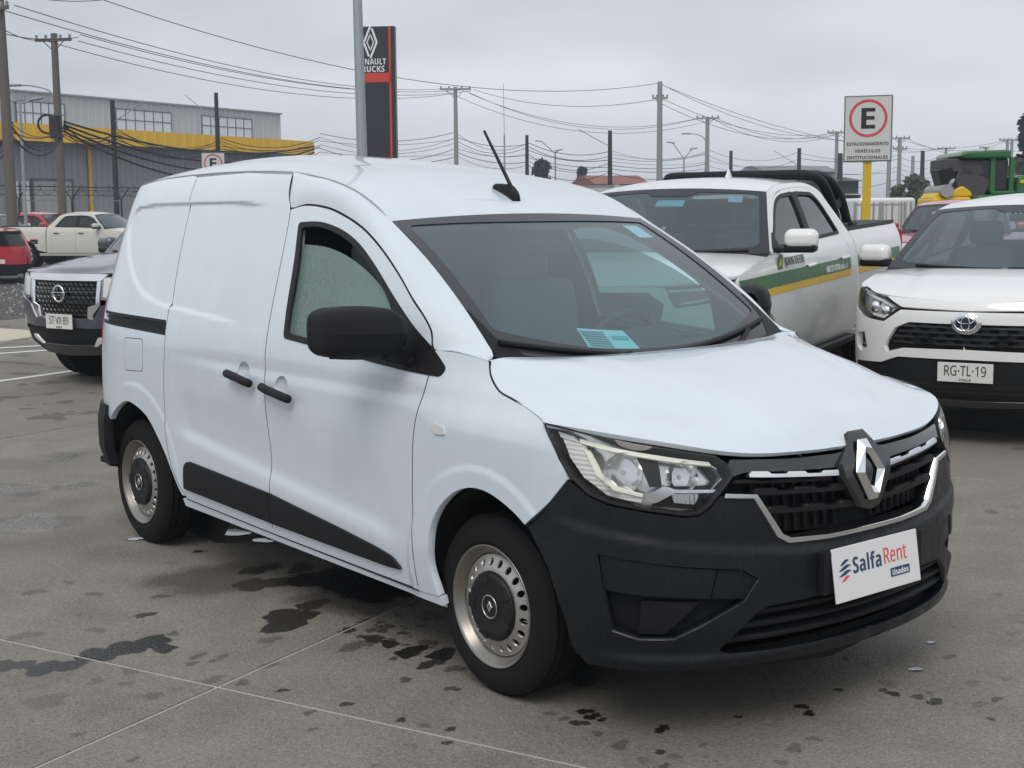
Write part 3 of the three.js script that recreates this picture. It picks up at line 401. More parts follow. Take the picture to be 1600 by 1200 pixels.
// front end
const chromeU = [[0, .616], [12.1, .616], [22.6, .624], [25.0, .641], [31.2, .768], [38.9, .778]];
{
  const fr = van.front, hl = [[81.1, .970], [80.7, .930], [79.4, .865], [77.4, .813], [73.7, .770], [68.8, .749], [59.3, .733], [49.1, .717], [45.7, .720], [43.1, .742], [36.6, .822], [37.4, .864], [39.8, .889], [49.6, .911], [66.3, .943]];
  const low = [[0, .430], [16, .430], [29, .426], [31.9, .412], [36, .37], [41.8, .300], [39, .290], [27.4, .284], [0, .278]];
  const fog = rpoly([[71.8, .597], [36, .550], [31.5, .513], [35, .45], [53, .345], [62.2, .342], [68.8, .362], [70.6, .49]], .012);
  const outR = [[0, .236], [22, .240], [42, .246], [61, .244], [75.3, .238], [78.6, .29], [79.5, .363], [82.4, .517], ...[[.262, .637], [.363, .721], [.437, .801]].map(q => [van.ph(q[0], q[1]), q[1]]), ...hl.slice(4, 10).map(q => [q[0], q[1] - .006]), [40.2, .77], ...rev(chromeU).map(q => [q[0], q[1] - .008])];
  const out = both(outR), lowP = both(low);
  part('front_bumper', panel(out, [lowP, fog, flipX(fog)], fr, .7, .011, .045), M.plasticWet, VAN);
  for (const s of [1, -1]) {
    const F = s > 0 ? p => p : flipX;
    const g = new THREE.Group(); g.name = 'fog_recess'; VAN.add(g);
    part('blade_tip', panel(F(rpoly([[41.5, .553], [36, .547], [31.8, .513], [35, .455], [43.2, .467]], .006)), [], fr, .8, .012, .03, -.010), M.plasticWet, g);
    part('upper_blade', panel(F(rpoly([[71.3, .594], [41.9, .5535], [43.7, .468], [70.4, .488]], .008)), [], fr, .8, .012, .03, -.006), M.plasticWet, g);
    part('recess_floor', panel(F([[72, .6], [31, .52], [35, .44], [53, .34], [69, .355]]), [], fr, 1.2, .02, 0, -.042), M.plastic, g);
    const pod = F(rpoly([[61, .46], [46, .455], [55.5, .355], [62.5, .355]], .02));
    part('fog_blank', panel(pod, [], fr, .8, .012, .03, -.016), M.plastic, g);
  }
  part('bumper_floor', panel([[-78, 0], [78, 0], [78, .30], [-78, .30]], [], (() => { const m = (a, b) => { const p = fr(a, .262, 0), k = 1 - b; return [p[0] * k + (-.05) * b, .262, p[2] * k]; }; m.sgn = -1; m.sx = .0155; return m; })(), 3, .1, 0), M.dark, VAN);
  // lower grille: dark cavity and three slats
  part('grille_cavity', panel(both([[0, .44], [50, .435], [58, .22], [0, .12]]), [], fr, 2, .03, 0, -.07), M.dark, VAN);
  for (const [y0, y1, p0] of [[.400, .410, 32], [.357, .367, 36], [.314, .324, 40]]) part('grille_slat', panel(both([[0, y0], [p0, y0 + .002], [p0, y1 + .002], [0, y1]]), [], fr, 1.5, .006, .05, -.016), M.plastic, VAN);
  // upper grille
  const top = [[0, .866], [8, .864], [20, .868], [36, .882], [37.2, .862], [36.6, .822], [40.6, .776], ...rev(chromeU)];
  part('grille_cavity', panel(both([[0, .885], [8, .872], [36, .885], [40, .775], [31.5, .76], [25, .632], [0, .606]]), [], fr, 1.5, .03, 0, -.075), M.dark, VAN);
  part('grille_top', panel(both([[0, .862], [8, .855], [20, .858], [36.0, .873], [37.0, .855], [36.4, .824], [33, .834], [8, .814], [0, .81]]), [], fr, 1, .01, .05, -.004), M.gloss, VAN);
  // chrome bars: upper strip with stepped edge, then two dark stepped bars
  const step = (p0, p1, yA, yB, h, k) => { const n = 5, a = [], b = []; for (let i = 0; i <= 60; i++) { const t = i / 60, p = lerp(p0, p1, t), y = lerp(yA, yB, t); const s = .5 + .5 * Math.tanh(9 * Math.sin(t * Math.PI * 5 + .3)); a.push([p, y]); b.push([p, y + h + k * s]); } return [...a, ...b.reverse()]; };
  for (const s of [1, -1]) {
    const F = s > 0 ? p => p : flipX;
    part('chrome_strip', panel(F(step(8.6, 32.4, .789, .818, .010, .007)), [], fr, .8, .008, .02, .004), M.chrome, VAN);
    part('grille_bar', panel(F(step(5, 31, .738, .762, .012, .009)), [], fr, .8, .01, .05, -.006), M.black, VAN);
    part('grille_bar', panel(F(step(3, 28, .682, .702, .012, .009)), [], fr, .8, .01, .05, -.006), M.black, VAN);
    part('grille_bar', panel(F(step(9, 36, .775, .803, .008, .004)), [], fr, .8, .01, .05, -.02), M.black, VAN);
    for (let i = 0; i < 9; i++) { const p = 6 + i * 2.9; part('grille_web', panel([[p, .625 + i * .001], [p + .35, .625 + i * .001], [p + .6, .80], [p + .25, .80]].map(q => [q[0] * s, q[1]]), [], fr, 1, .03, .02, -.055), M.black, VAN); }
    const U = chromeU.map(q => [q[0], q[1]]), Uo = [[0, .603], [12.1, .603], [23.4, .610], [26.2, .632], [31.9, .757], [39.2, .766]];
    part('chrome_strip', panel(F([...Uo, ...rev(U)].map(q => [q[0], q[1] - .002])), [], fr, .8, .01, .03, .006), M.chrome, VAN);
    part('grille_ledge', panel(F([[0, .614], [12, .614], [22.6, .622], [24.4, .64], [0, .645]]), [], (() => { const m = (a, b) => fr(a, .617 + (b - .617) * .15, -(b - .612) * 1.6); m.sgn = -1; m.sx = .0155; return m; })(), 1, .01, 0), M.black, VAN);
  }
  // badge housing and badge
  const hs = rpoly([[0, .915, .01], [3.2, .911, .01], [5.6, .862, .012], [9.4, .828, .012], [8.6, .775, .012], [3.4, .676, .012], [0, .668, .01]].flatMap((q, i, a) => i === 0 ? [] : [q]).slice(0, -1), .008);
  const H = [[2.4, .909], [5.0, .860], [7.9, .822], [7.2, .775], [2.9, .680], [.7, .670]];
  part('badge_housing', panel(rpoly([...H, ...rev(H).map(q => [-q[0], q[1]])], .006), [], (() => { const m = (a, b, o = 0) => fr(a, b, o + .006 + .008 * sst(.87, .80, b)); m.sgn = -1; m.sx = .0155; return m; })(), .6, .01, .06), M.gloss, VAN);
  const bm = (a, b, o = 0) => { const p = fr(a, .79 + (b - .79) * 1, .016 + .006 * sst(.87, .8, b)); return [p[0] + o, p[1], p[2]]; }; bm.sgn = -1; bm.sx = .0155;
  // lozenge with its slanted facets
  const q = [[0, .888], [5.2, .792], [0, .690], [-5.2, .792]], qi = [[.2, .846], [2.1, .792], [-.2, .738], [-2.1, .792]], mid = k => [lerp(q[k][0], qi[k][0], .5), lerp(q[k][1], qi[k][1], .5)];
  const P3 = (a, o) => bm(a[0], a[1], o), bp = [], tri = (...v) => v.forEach(w => bp.push(...w)); const qo = q.map((a, k) => k % 2 ? a : a);
  const O = [[-1.5, .880], [1.5, .880], [4.7, .790], [1.4, .700], [-1.4, .700], [-4.7, .790]], I = [[-.4, .834], [.6, .845], [2.0, .790], [.4, .745], [-.6, .738], [-2.0, .790]];
  for (let k = 0; k < 6; k++) { const l = (k + 1) % 6; const m = (A, B) => [lerp(A[0], B[0], .55), lerp(A[1], B[1], .55)]; const a0 = P3(O[k], 0), a1 = P3(O[l], 0), m0 = P3(m(O[k], I[k]), .016), m1 = P3(m(O[l], I[l]), .016), i0 = P3(I[k], .0), i1 = P3(I[l], .0); tri(a0, m0, a1); tri(a1, m0, m1); tri(m0, i0, m1); tri(m1, i0, i1); }
  const bg = new THREE.BufferGeometry(); bg.setAttribute('position', new THREE.Float32BufferAttribute(bp, 3)); bg.computeVertexNormals(); part('badge', bg, M.chrome, VAN);
  // headlights
  for (const s of [1, -1]) {
    const F = s > 0 ? p => p : flipX, f = (p, y, o) => fr(p * s, y, o), g = new THREE.Group(); g.name = 'headlight'; VAN.add(g);
    const HL = hl.map(q => [q[0], q[1] - (q[1] > .85 ? .001 : 0)]);
    part('lamp_bowl', panel(F(HL), [], fr, 1, .02, .001, -.07), std([.72, .73, .74], .2, .7), g);
    part('lamp_rim', panel(F(HL), [F(inset(HL, .0055, .0155))], fr, .8, .012, .06, .001), M.black, g);
    // daylight blade along the top, side blade and lower blade
    part('light_blade', panel(F([[74.1, .934], [66.4, .919], [53.7, .898], [40.9, .874], [40.6, .862], [53.7, .884], [66.4, .905], [74.5, .920]]), [], fr, .8, .01, .02, -.022), M.drl, g);
    part('light_blade', panel(F([[79.2, .946], [75.6, .937], [74.6, .921], [78.9, .929]]), [], fr, .8, .01, .02, -.022), M.lensW, g);
    const gr = []; const sl = [[78.7, .926], [74.2, .918], [73.2, .896], [71.4, .832], [67.2, .79], [59.9, .771], [60.6, .753], [69.4, .768], [75.2, .815], [77.9, .87]];
    part('side_lens', panel(F(sl), [], (() => { const m = (a, b, o = 0) => fr(a, b, o - .026 + .004 * Math.abs(((b * 70) % 1) - .5)); m.sgn = -1; m.sx = .0155; return m; })(), .6, .004, .02), M.lensW, g);
    part('light_blade', panel(F([[73.6, .9], [72.6, .896], [70.6, .832], [66.8, .796], [59.9, .779], [60.2, .771], [67.2, .787], [71.8, .828]]), [], fr, .6, .006, .02, -.016), M.drl, g);
    const reflector = (p, y, r, o, sy = 1) => { const c = f(p, y, o), a = f(p, y, o + .1), d = V(a[0] - c[0], a[1] - c[1], a[2] - c[2]).normalize(); d.lerp(V(1, 0, 0), .6).normalize(); let L = lathe([[.003, -.06], [r * .45, -.05], [r * .75, -.025], [r, .02]], 11).toNonIndexed(); L.deleteAttribute('normal'); L.computeVertexNormals(); L = norm(L); L.scale(1, 1, sy); L.applyQuaternion(new THREE.Quaternion().setFromUnitVectors(V(0, 1, 0), d)); return at(L, ...c); };
    part('reflector', join([reflector(65.6, .842, .064, -.04)]), M.chrome, g);
    part('reflector', join([reflector(48.5, .836, .048, -.045)]), M.chrome, g);
    const blb = (p, y, o, r) => at(new THREE.SphereGeometry(r, 14, 10), ...f(p, y, o)); part('bulb', [blb(65.6, .842, -.07, .008), blb(48.5, .836, -.07, .007)], M.lensW, g);
    part('bezel', panel(F([[60, .898], [54, .892], [54.5, .80], [58, .80]]), [], fr, .8, .01, .03, -.04), M.black, g);
    part('bezel', panel(F([[53, .80], [41, .80], [40, .82], [42.5, .87], [40.5, .868], [38.4, .83], [40.6, .795], [44.5, .728], [58, .74], [55, .758]]), [], fr, .8, .01, .02, -.05), M.black, g);
    part('reflector', panel(F([[59.5, .774], [54.3, .803], [52.7, .801], [51, .793], [40.7, .789], [40.7, .780], [51.4, .783], [56.5, .754], [59.3, .756]]), [], fr, .8, .01, .02, -.02), M.chrome, g);
    part('reflector', panel(F([[52, .779], [44.4, .777], [45.8, .745], [51.5, .752]]), [], (() => { const m = (a, b, o = 0) => fr(a, b, o - .04 + .006 * Math.abs(((a * .8) % 1) - .5)); m.sgn = -1; m.sx = .0155; return m; })(), .25, .02, .01), M.satin, g);
    part('headlight_lens', panel(F(inset(HL, .003, .0155)), [], fr, 1, .02, 0, .003), M.clear, g);
  }
}
// advertising plate in the number plate's place
{
  const g = new THREE.Group(); g.name = 'advertising_plate'; g.position.set(.932, .493, .008); g.rotation.order = 'YZX'; g.rotation.set(0, Math.PI / 2, 0); VAN.add(g);
  const t = new THREE.Group(); 
  const w = .435, h = .168; const base = part('plate_board', at(rbox(w, h, .006, .002), 0, 0, 0, -.15), std([.80, .80, .80], .35), g);
  const inkB = std([.02, .06, .14], .5), inkR = std([.75, .09, .09], .5), put = (geo, x, y, m, n = 'lettering') => part(n, at(at(geo, x, y, .0032), 0, 0, 0, -.15), m, g);
  put(text('Salfa', .05, 'sans_bold', .001, .92), -.052, .022, inkB); put(text('Rent', .05, 'sans_regular', .001, .88), .094, .024, inkR);
  put(ext(rpoly([[-.05, -.014], [.05, -.014], [.05, .014], [-.05, .014]], .004), .001), .112, -.034, inkB, 'logo'); put(at(text('Usados', .018, 'sans_bold', .001), 0, 0, .0012), .112, -.034, std([.8, .8, .8], .5));
  for (let i = 0; i < 4; i++) { const y = .03 - i * .0165; const sw = []; const L = [.022, .03, .03, .02][i]; for (let k = 0; k <= 8; k++) { const u = k / 8; sw.push([lerp(-L, L, u), y + .01 * Math.sin((u - .2) * 3) ]); } put(ext([...sw, ...rev(sw).map((q, k) => [q[0], q[1] - .011 * Math.sin((8 - k) / 8 * Math.PI) * .9 - .001])], .001), -.163, .005, i === 3 ? inkR : inkB, 'logo'); }
  part('plate_holder', box(.5, .13, .02, 0, .01, -.02), M.plastic, g);
}
// mirrors
for (const s of [1, -1]) {
  const g = new THREE.Group(); g.name = 'wing_mirror'; VAN.add(g); g.scale.z = 1;
  const housing = (() => { const rows = []; // closed rounded shell, lofted from the door outwards
    const sec = [[.90, .50, .62, .72], [.935, .85, .88, .9], [1.0, 1, 1, 1], [1.06, 1, .98, 1], [1.11, .94, .9, .9], [1.132, .7, .66, .6], [1.14, .05, .05, .05]];
    for (const [z, sx, sy, b] of sec) { const o = []; for (let k = 0; k <= 24; k++) { const a = k / 24 * 2 * Math.PI, c = Math.cos(a), d = Math.sin(a); const ex = 2 / 4.2, px = Math.sign(c) * Math.abs(c) ** ex, py = Math.sign(d) * Math.abs(d) ** ex; const X = px > 0 ? .115 * px * (1 - .25 * py * py) : .045 * px; o.push([-.497 + X * 1.1 * sx + (z - 1) * -.78, 1.205 + .090 * py * sy - (z - .9) * .02, z]); } rows.push(o); } return rows; })();
  const mk = (geo) => s > 0 ? geo : mirrorZ(geo);
  part('mirror_shell', mk(sheet(net(housing.map(r => r), 1, 4), false)), M.plastic, g);
  part('mirror_glass', mk(at(rbox(.004, .15, .19, .002), -.575, 1.205, 1.02, 0, -.66, 0)), M.mirrorG, g);
  part('mirror_trim', mk(tube([[-.40, 1.128, .91], [-.42, 1.126, .97], [-.48, 1.122, 1.04], [-.54, 1.124, 1.10]], .012, 20, 6)), M.black, g);
  part('mirror_arm', mk(join([rbox(.12, .05, .12, .02, -.44, 1.128, .905, 0, 0, -.1), tube([[-.40, 1.10, .855], [-.42, 1.115, .9], [-.46, 1.13, .95]], .028, 10, 8)])), M.plastic, g);
}
// interior
{
  const g = new THREE.Group(); g.name = 'interior'; VAN.add(g);
  const dash = []; for (let i = 0; i <= 14; i++) { const u = i / 7 - 1, z = u * .72, b = W(u * .98, .04); dash.push([[b[0] - .01, b[1] - .03, z], [-.18, 1.075, z], [-.42, 1.085 + .012 * (1 - u * u), z], [-.52, 1.05, z], [-.55, .92, z], [-.5, .6, z]]); }
  part('dashboard', sheet(net(dash, 3, 1), true), M.dash, g);
  part('binnacle', at(new THREE.SphereGeometry(1, 24, 14), -.47, 1.07, -.36, 0, 0, 0, [.12, .075, .18]), M.dash, g);
  part('steering_wheel', join([at(new THREE.TorusGeometry(.185, .0165, 10, 48), -.66, 1.03, -.36, 0, Math.PI / 2, 0).applyMatrix4(new THREE.Matrix4().makeTranslation(-.66, 1.03, -.36).multiply(new THREE.Matrix4().makeRotationZ(-.45)).multiply(new THREE.Matrix4().makeTranslation(.66, -1.03, .36))), at(rbox(.05, .12, .15, .02), -.64, 1.03, -.36, 0, 0, -.45), bar([-.64, 1.03, -.53], [-.64, 1.03, -.19], .014), bar([-.64, 1.03, -.36], [-.72, .87, -.36], .014)]), M.dash, g);
  for (const z of [-.37, .37]) {
    part('seat_back', join([at(rbox(.15, .64, .48, .06), -1.19, 1.0, z, 0, 0, .2)]), M.seat, g);
    part('headrest', at(rbox(.10, .20, .28, .045), -1.30, 1.40, z, 0, 0, .15), M.seat, g);
    part('seat_cushion', rbox(.5, .16, .5, .06, -.95, .65, z, 0, 0, .06), M.seat, g);
  }
  part('bulkhead', join([panel([[-.70, .5], [.70, .5], [.80, 1.0], [.74, 1.3], [.64, 1.62], [-.64, 1.62], [-.74, 1.3], [-.80, 1.0]], [], (() => { const m = (a, b) => [-1.46 + .04 * Math.cos(a * 8) * .1, b, a]; m.sgn = -1; return m; })(), .1, .1, .01)]), std([.075, .08, .085], .8), g);
  part('headliner', sheet(net([[-.86, 1.58], [-1.1, 1.66], [-1.46, 1.72]].map(([x, y]) => [[x, y - .03, -.6], [x, y, 0], [x, y - .03, .6]]), 4, 3), true), M.liner, g);
  part('floor', box(1.6, .03, 1.5, -.75, .42, 0), M.dash, g);
  part('rear_view_mirror', rbox(.03, .065, .24, .012, -.70, 1.47, -.02, 0, .15, .2), M.black, g);
  for (const z of [-.36, .36]) part('sun_visor', rbox(.16, .015, .42, .006, -.93, 1.575, z, 0, 0, -.35), M.liner, g);
  for (const s of [-1, 1]) part('door_card', (() => { const q = panel(xy([[-1.38, .35], [-1.28, 1.10], [-.5, 1.06], [-.42, .35]]), [], van.side, .1, .1, 0, -.08); return s > 0 ? q : mirrorZ(q); })(), M.dash, g);
}
for (const [x, z] of [[0, .737], [-2.812, .737]]) for (const s of [1, -1]) vanWheel(VAN, x, z * s, s);

// ================================================================ ground
// the yard is cast in 5 m slabs, turned with the parking rows: a along the row, b across
const GU = [.36 / .9972, .93 / .9972], GV = [GU[1], -GU[0]], GO = [-.673, 1.498];
const yard = (a, b, y = 0) => V(GO[0] + a * GU[0] + b * GV[0], y, GO[1] + a * GU[1] + b * GV[1]);
const POOLS = [[-2.72, .42, .075, 1.5], [-2.45, .36, .035, 1.6], [-2.90, .83, .028, 1.5], [-2.46, .7, .018, 1.2], [.76, -.47, .018, 1.3], [.62, -.77, .014, 1.2]]; // x, z, radius, stretch
const stains = [[-0.08,-0.61,0.091,0.109,0.70],[-0.20,-0.58,0.109,0.104,0.70],[-0.22,-0.47,0.053,0.063,0.70],[0.19,-0.81,0.065,0.090,0.65],[0.13,-0.66,0.097,0.088,0.70],[0.02,-0.63,0.035,0.045,0.70],[-0.73,-0.29,0.142,0.132,0.62],[-1.09,-0.73,0.119,0.127,0.55],[-0.94,-0.33,0.075,0.075,0.60],[-1.27,-0.90,0.094,0.080,0.60],[-1.38,-0.74,0.077,0.069,0.55],[-1.31,-0.42,0.241,0.255,0.80],[-1.24,-0.18,0.165,0.200,0.75],[-0.73,0.01,0.035,0.041,0.60],[-0.69,0.16,0.054,0.047,0.60],[-0.67,0.25,0.044,0.046,0.65],[-0.63,0.37,0.066,0.059,0.70],[-0.66,0.49,0.061,0.066,0.70],[-0.55,0.51,0.051,0.042,0.60],[-0.55,0.62,0.041,0.041,0.50],[-0.59,0.15,0.065,0.054,0.45],[-0.49,-0.18,0.044,0.048,0.35],[-1.42,-2.60,0.178,0.241,0.45],[-2.93,-4.02,0.141,0.156,0.45],[-1.99,-3.41,0.155,0.204,0.40],[-2.23,-3.16,0.097,0.103,0.30],[-0.26,-0.86,0.035,0.043,0.35],[-0.08,-1.05,0.070,0.052,0.40],[-0.37,-0.56,0.025,0.033,0.50],[-0.73,-0.98,0.036,0.040,0.50],[-0.50,-0.84,0.042,0.037,0.60],[-0.52,-1.51,0.045,0.053,0.50],[-0.62,-1.26,0.030,0.042,0.50],[-0.70,-1.50,0.029,0.033,0.40],[-0.26,0.01,0.032,0.035,0.35],[0.16,-0.41,0.031,0.034,0.30],[-0.07,0.05,0.027,0.033,0.50],[-0.05,-0.06,0.040,0.040,0.35],[-0.08,0.22,0.018,0.025,0.60],[-0.14,-0.25,0.023,0.029,0.50],[-0.21,-0.29,0.038,0.022,0.50],[-0.24,-0.20,0.047,0.022,0.40],[-0.08,0.49,0.023,0.024,0.60],[0.04,0.43,0.023,0.023,0.50],[-0.05,0.73,0.018,0.022,0.60],[-0.05,0.82,0.022,0.022,0.40],[-0.06,0.91,0.018,0.021,0.60],[0.04,0.96,0.016,0.020,0.60],[0.54,-0.09,0.020,0.028,0.40],[0.60,0.21,0.019,0.015,0.50],[0.38,-0.41,0.097,0.064,0.30],[0.13,-0.30,0.027,0.034,0.30],[0.15,0.53,0.016,0.016,0.50],[-0.40,1.21,0.025,0.029,0.85],[-0.37,1.25,0.029,0.028,0.85],[-0.30,1.24,0.022,0.038,0.60],[-0.36,1.29,0.016,0.017,0.80],[-0.39,1.49,0.022,0.027,0.80],[-0.36,1.49,0.016,0.021,0.80],[-0.20,1.43,0.035,0.030,0.45],[-0.25,1.33,0.024,0.021,0.40],[-0.33,1.12,0.019,0.023,0.40],[-0.31,1.18,0.020,0.022,0.40],[-0.78,1.81,0.025,0.024,0.85],[-0.73,1.85,0.023,0.023,0.85],[-0.99,1.87,0.017,0.019,0.80],[-1.04,2.04,0.026,0.025,0.70],[-1.05,2.12,0.021,0.031,0.55],[-1.03,2.18,0.031,0.031,0.65],[-1.06,2.00,0.017,0.019,0.60],[-1.11,2.14,0.017,0.019,0.40],[-1.15,2.35,0.025,0.019,0.60],[-0.96,2.37,0.012,0.017,0.70],[-1.08,2.31,0.029,0.031,0.30],[-1.32,1.87,0.041,0.036,0.70],[-1.33,1.80,0.032,0.022,0.60],[-1.34,1.94,0.020,0.014,0.60],[-1.52,2.12,0.028,0.022,0.55],[-1.27,2.25,0.030,0.033,0.30],[-1.37,2.34,0.022,0.020,0.30],[-1.13,2.00,0.039,0.039,0.30],[-0.43,1.90,0.031,0.030,0.40],[-0.53,1.93,0.020,0.026,0.35],[-0.58,1.78,0.028,0.027,0.25],[-0.32,1.65,0.023,0.015,0.35],[-0.20,1.61,0.027,0.024,0.35],[-0.21,1.56,0.017,0.020,0.60],[-0.12,1.61,0.022,0.019,0.50],[-0.31,1.90,0.026,0.024,0.30],[-0.59,1.66,0.010,0.017,0.70],[-0.13,1.54,0.030,0.019,0.30],[-4.06,1.79,0.047,0.049,0.40],[-1.91,2.27,0.029,0.025,0.30],[-2.43,2.12,0.027,0.030,0.35],[-3.91,-5.40,0.155,0.143,0.30],[-4.34,-6.13,0.193,0.204,0.25]];
{
  const N = 2048, S = 10, sd = (() => { let q = 99; return () => { q = (q * 1664525 + 1013904223) % 4294967296; return q / 4294967296; }; })();
  const wet = new Float32Array(N * N), blob = (a, b, ra, rb, d, soft, dst = wet) => { const k = N / S, R = Math.max(ra, rb) * 1.7, ph = sd() * 9; const ai = Math.floor((a - R + S / 2) * k), aj = Math.ceil((a + R + S / 2) * k), bi = Math.floor((b - R + S / 2) * k), bj = Math.ceil((b + R + S / 2) * k); const cx = Math.cos(ph), sx = Math.sin(ph);
    for (let j = Math.max(0, bi); j < Math.min(N, bj); j++) for (let i = Math.max(0, ai); i < Math.min(N, aj); i++) { const x = (i + .5) / k - S / 2 - a, y = (j + .5) / k - S / 2 - b, r = Math.hypot(x / ra, y / rb), t = Math.atan2(y, x); const rim = 1 + .22 * Math.sin(t * 2 + ph) + .14 * Math.sin(t * 3 + ph * 2.3) + .09 * Math.sin(t * 5 + ph * 4) + .05 * Math.sin(t * 9 + ph * 7) + .10 * noise.noise(x * 40, y * 40, ph); const w = d * sst(rim + soft, rim - soft, r); const o = j * N + i; if (w > dst[o]) dst[o] = w; } };
  const film = new Float32Array(N * N);
  for (const [a, b, r0, r1, d] of stains) { if (b < -2.5 && r0 > .09) { blob(a, b, r0, r1 * .8, .9, .10, film); blob(a, b, r0 * 1.25, r1, .35, .25); } else blob(a, b, r0 * 1.0, r1 * .85, d > .5 ? Math.min(.92, d * 1.3) : d, d > .5 ? .06 : .22); }
  for (let i = 0; i < 420; i++) { const r = .008 + .03 * sd() * sd(); blob(sd() * S - S / 2, sd() * S - S / 2, r, r * (.7 + .6 * sd()), .15 + .4 * sd() * sd(), .3); }
  for (let i = 0; i < 90; i++) { const t = sd(), a = -1.25 + .75 * t + (sd() - .5) * .35, b = -.35 + .95 * t + (sd() - .5) * .3, r = .006 + .02 * sd(); blob(a, b, r, r, .6, .15); } // drips beside the sill
  for (let i = 0; i < 26; i++) blob(sd() * S - S / 2, sd() * S - S / 2, .2 + .5 * sd(), .15 + .4 * sd(), .10 + .10 * sd(), .6);
  for (const [x, z, r, k] of POOLS) { const dx = x - GO[0], dz = z - GO[1]; blob(dx * GU[0] + dz * GU[1], dx * GV[0] + dz * GV[1], r * 1.5, r * 1.5, .62, .35); }
  for (let i = 0; i < 5; i++) blob(-2.2 + sd() * 1.4, -1.4 + sd() * 2.2, .25 + .2 * sd(), .2 + .2 * sd(), .45, .3); // damp under the van
  const col = new Uint8Array(N * N * 4), rg = new Uint8Array(N * N * 4); let q = 12345; const wn = () => { q = (q * 1103515245 + 12345) % 2147483648; return q / 2147483648; };
  const low = new Float32Array(256 * 256); for (let j = 0; j < 256; j++) for (let i = 0; i < 256; i++) low[j * 256 + i] = .15 * fbm(i / 256 * 6, j / 256 * 6, 2.2, 4) + .20 * fbm(i / 256 * 34, j / 256 * 34, 8.2, 5);
  for (let j = 0; j < N; j++) for (let i = 0; i < N; i++) {
    const o = j * N + i, x = i / 8, y = j / 8, xi = Math.min(254, x | 0), yi = Math.min(254, y | 0), fx = x - xi, fy = y - yi, l = lerp(lerp(low[yi * 256 + xi], low[yi * 256 + xi + 1], fx), lerp(low[(yi + 1) * 256 + xi], low[(yi + 1) * 256 + xi + 1], fx), fy);
    const s = wn(), sp = s > .965 ? .50 : s < .08 ? -.36 : (s - .5) * .42; const w = wet[o]; let k = (1 + l * 1.6 + sp) * (1 - .92 * Math.min(1, w * 1.12)); k = Math.max(.06, k);
    const lin = [.205 * k, .189 * k, .163 * k]; for (let c = 0; c < 3; c++) col[o * 4 + c] = 255 * Math.min(1, lin[c] <= .0031308 ? lin[c] * 12.92 : 1.055 * lin[c] ** (1 / 2.4) - .055); col[o * 4 + 3] = 255;
    let r = lerp(.80 - l * .3, .42, Math.min(1, w * 1.5)); r = lerp(r, .16, Math.min(1, film[o] * 1.1)); rg[o * 4] = rg[o * 4 + 1] = rg[o * 4 + 2] = r * 255; rg[o * 4 + 3] = 255;
  }
  const mkT = (d, srgb) => { const t = new THREE.DataTexture(d, N, N); t.magFilter = THREE.LinearFilter; t.minFilter = THREE.LinearMipmapLinearFilter; t.generateMipmaps = true; t.wrapS = t.wrapT = THREE.RepeatWrapping; t.repeat.set(1 / S, 1 / S); t.offset.set(.5, .5); if (srgb) t.colorSpace = THREE.SRGBColorSpace; t.needsUpdate = true; return t; };
  const bump = rep(grain, 1 / 1.1); M.slab = std([1, 1, 1], 1, 0, { map: mkT(col, true), roughnessMap: mkT(rg), bumpMap: bump, bumpScale: .0032 });
  // the slabs farther off: the same cast concrete with its own large patches
  const n2 = 1024, fc = dtex(n2, (u, v, i, j) => { const a = u * 6.2832, b = v * 6.2832, l = fbm(Math.cos(a) * 1.5 + 4, Math.sin(a) * 1.5, Math.cos(b) * 1.5 + 1.7 * Math.sin(b), 6); const st = sst(.16, .24, fbm(Math.cos(a) * 5, Math.sin(a) * 5 + 2, Math.cos(b) * 5 + 3 * Math.sin(b), 4)); const k = (1 + .45 * l + (wn() - .5) * .14) * (1 - .45 * st); const f = x => Math.min(1, 1.055 * Math.max(0, x) ** (1 / 2.4) - .055); return [f(.197 * k), f(.182 * k), f(.158 * k)]; }, true);
  fc.repeat.set(1 / 10, 1 / 10); M.slabFar = std([1, 1, 1], .78, 0, { map: fc, bumpMap: rep(grain, 1), bumpScale: .002 });
  M.earth = std([.115, .112, .105], .95);
  const far = new THREE.PlaneGeometry(1600, 1600, 1, 1); far.rotateX(-Math.PI / 2); far.translate(0, -.03, 0); struct('ground', far, M.earth);
  const yg = new THREE.Group(); yg.name = 'pavement'; yg.userData.kind = 'structure'; scene.add(yg);
  const L = 5, e = .0025, slabG = (a, b) => { const p = [], uv = [], A0 = a * L + e, A1 = (a + 1) * L - e, B0 = b * L + e, B1 = (b + 1) * L - e, c = .006, P = [[A0 + c, B0 + c, 0], [A1 - c, B0 + c, 0], [A1 - c, B1 - c, 0], [A0 + c, B1 - c, 0]], Q = [[A0, B0, -.02], [A1, B0, -.02], [A1, B1, -.02], [A0, B1, -.02]]; const f = (...t) => t.forEach(w => { const k = yard(w[0], w[1], w[2]); p.push(k.x, k.y, k.z); uv.push(w[0], w[1]); }); f(P[0], P[1], P[2], P[0], P[2], P[3]); for (let i = 0; i < 4; i++) { const j = (i + 1) % 4; f(Q[i], Q[j], P[j], Q[i], P[j], P[i]); } const g = new THREE.BufferGeometry(); g.setAttribute('position', new THREE.Float32BufferAttribute(p, 3)); g.setAttribute('uv', new THREE.Float32BufferAttribute(uv, 2)); g.computeVertexNormals(); if (g.attributes.normal.getY(0) < 0) { const h = g.attributes; for (let i = 0; i < p.length / 3; i += 3) for (const at2 of [h.position, h.uv]) { const s = at2.itemSize; for (let k = 0; k < s; k++) { const t = at2.array[(i + 1) * s + k]; at2.array[(i + 1) * s + k] = at2.array[(i + 2) * s + k]; at2.array[(i + 2) * s + k] = t; } } g.computeVertexNormals(); } return g; };
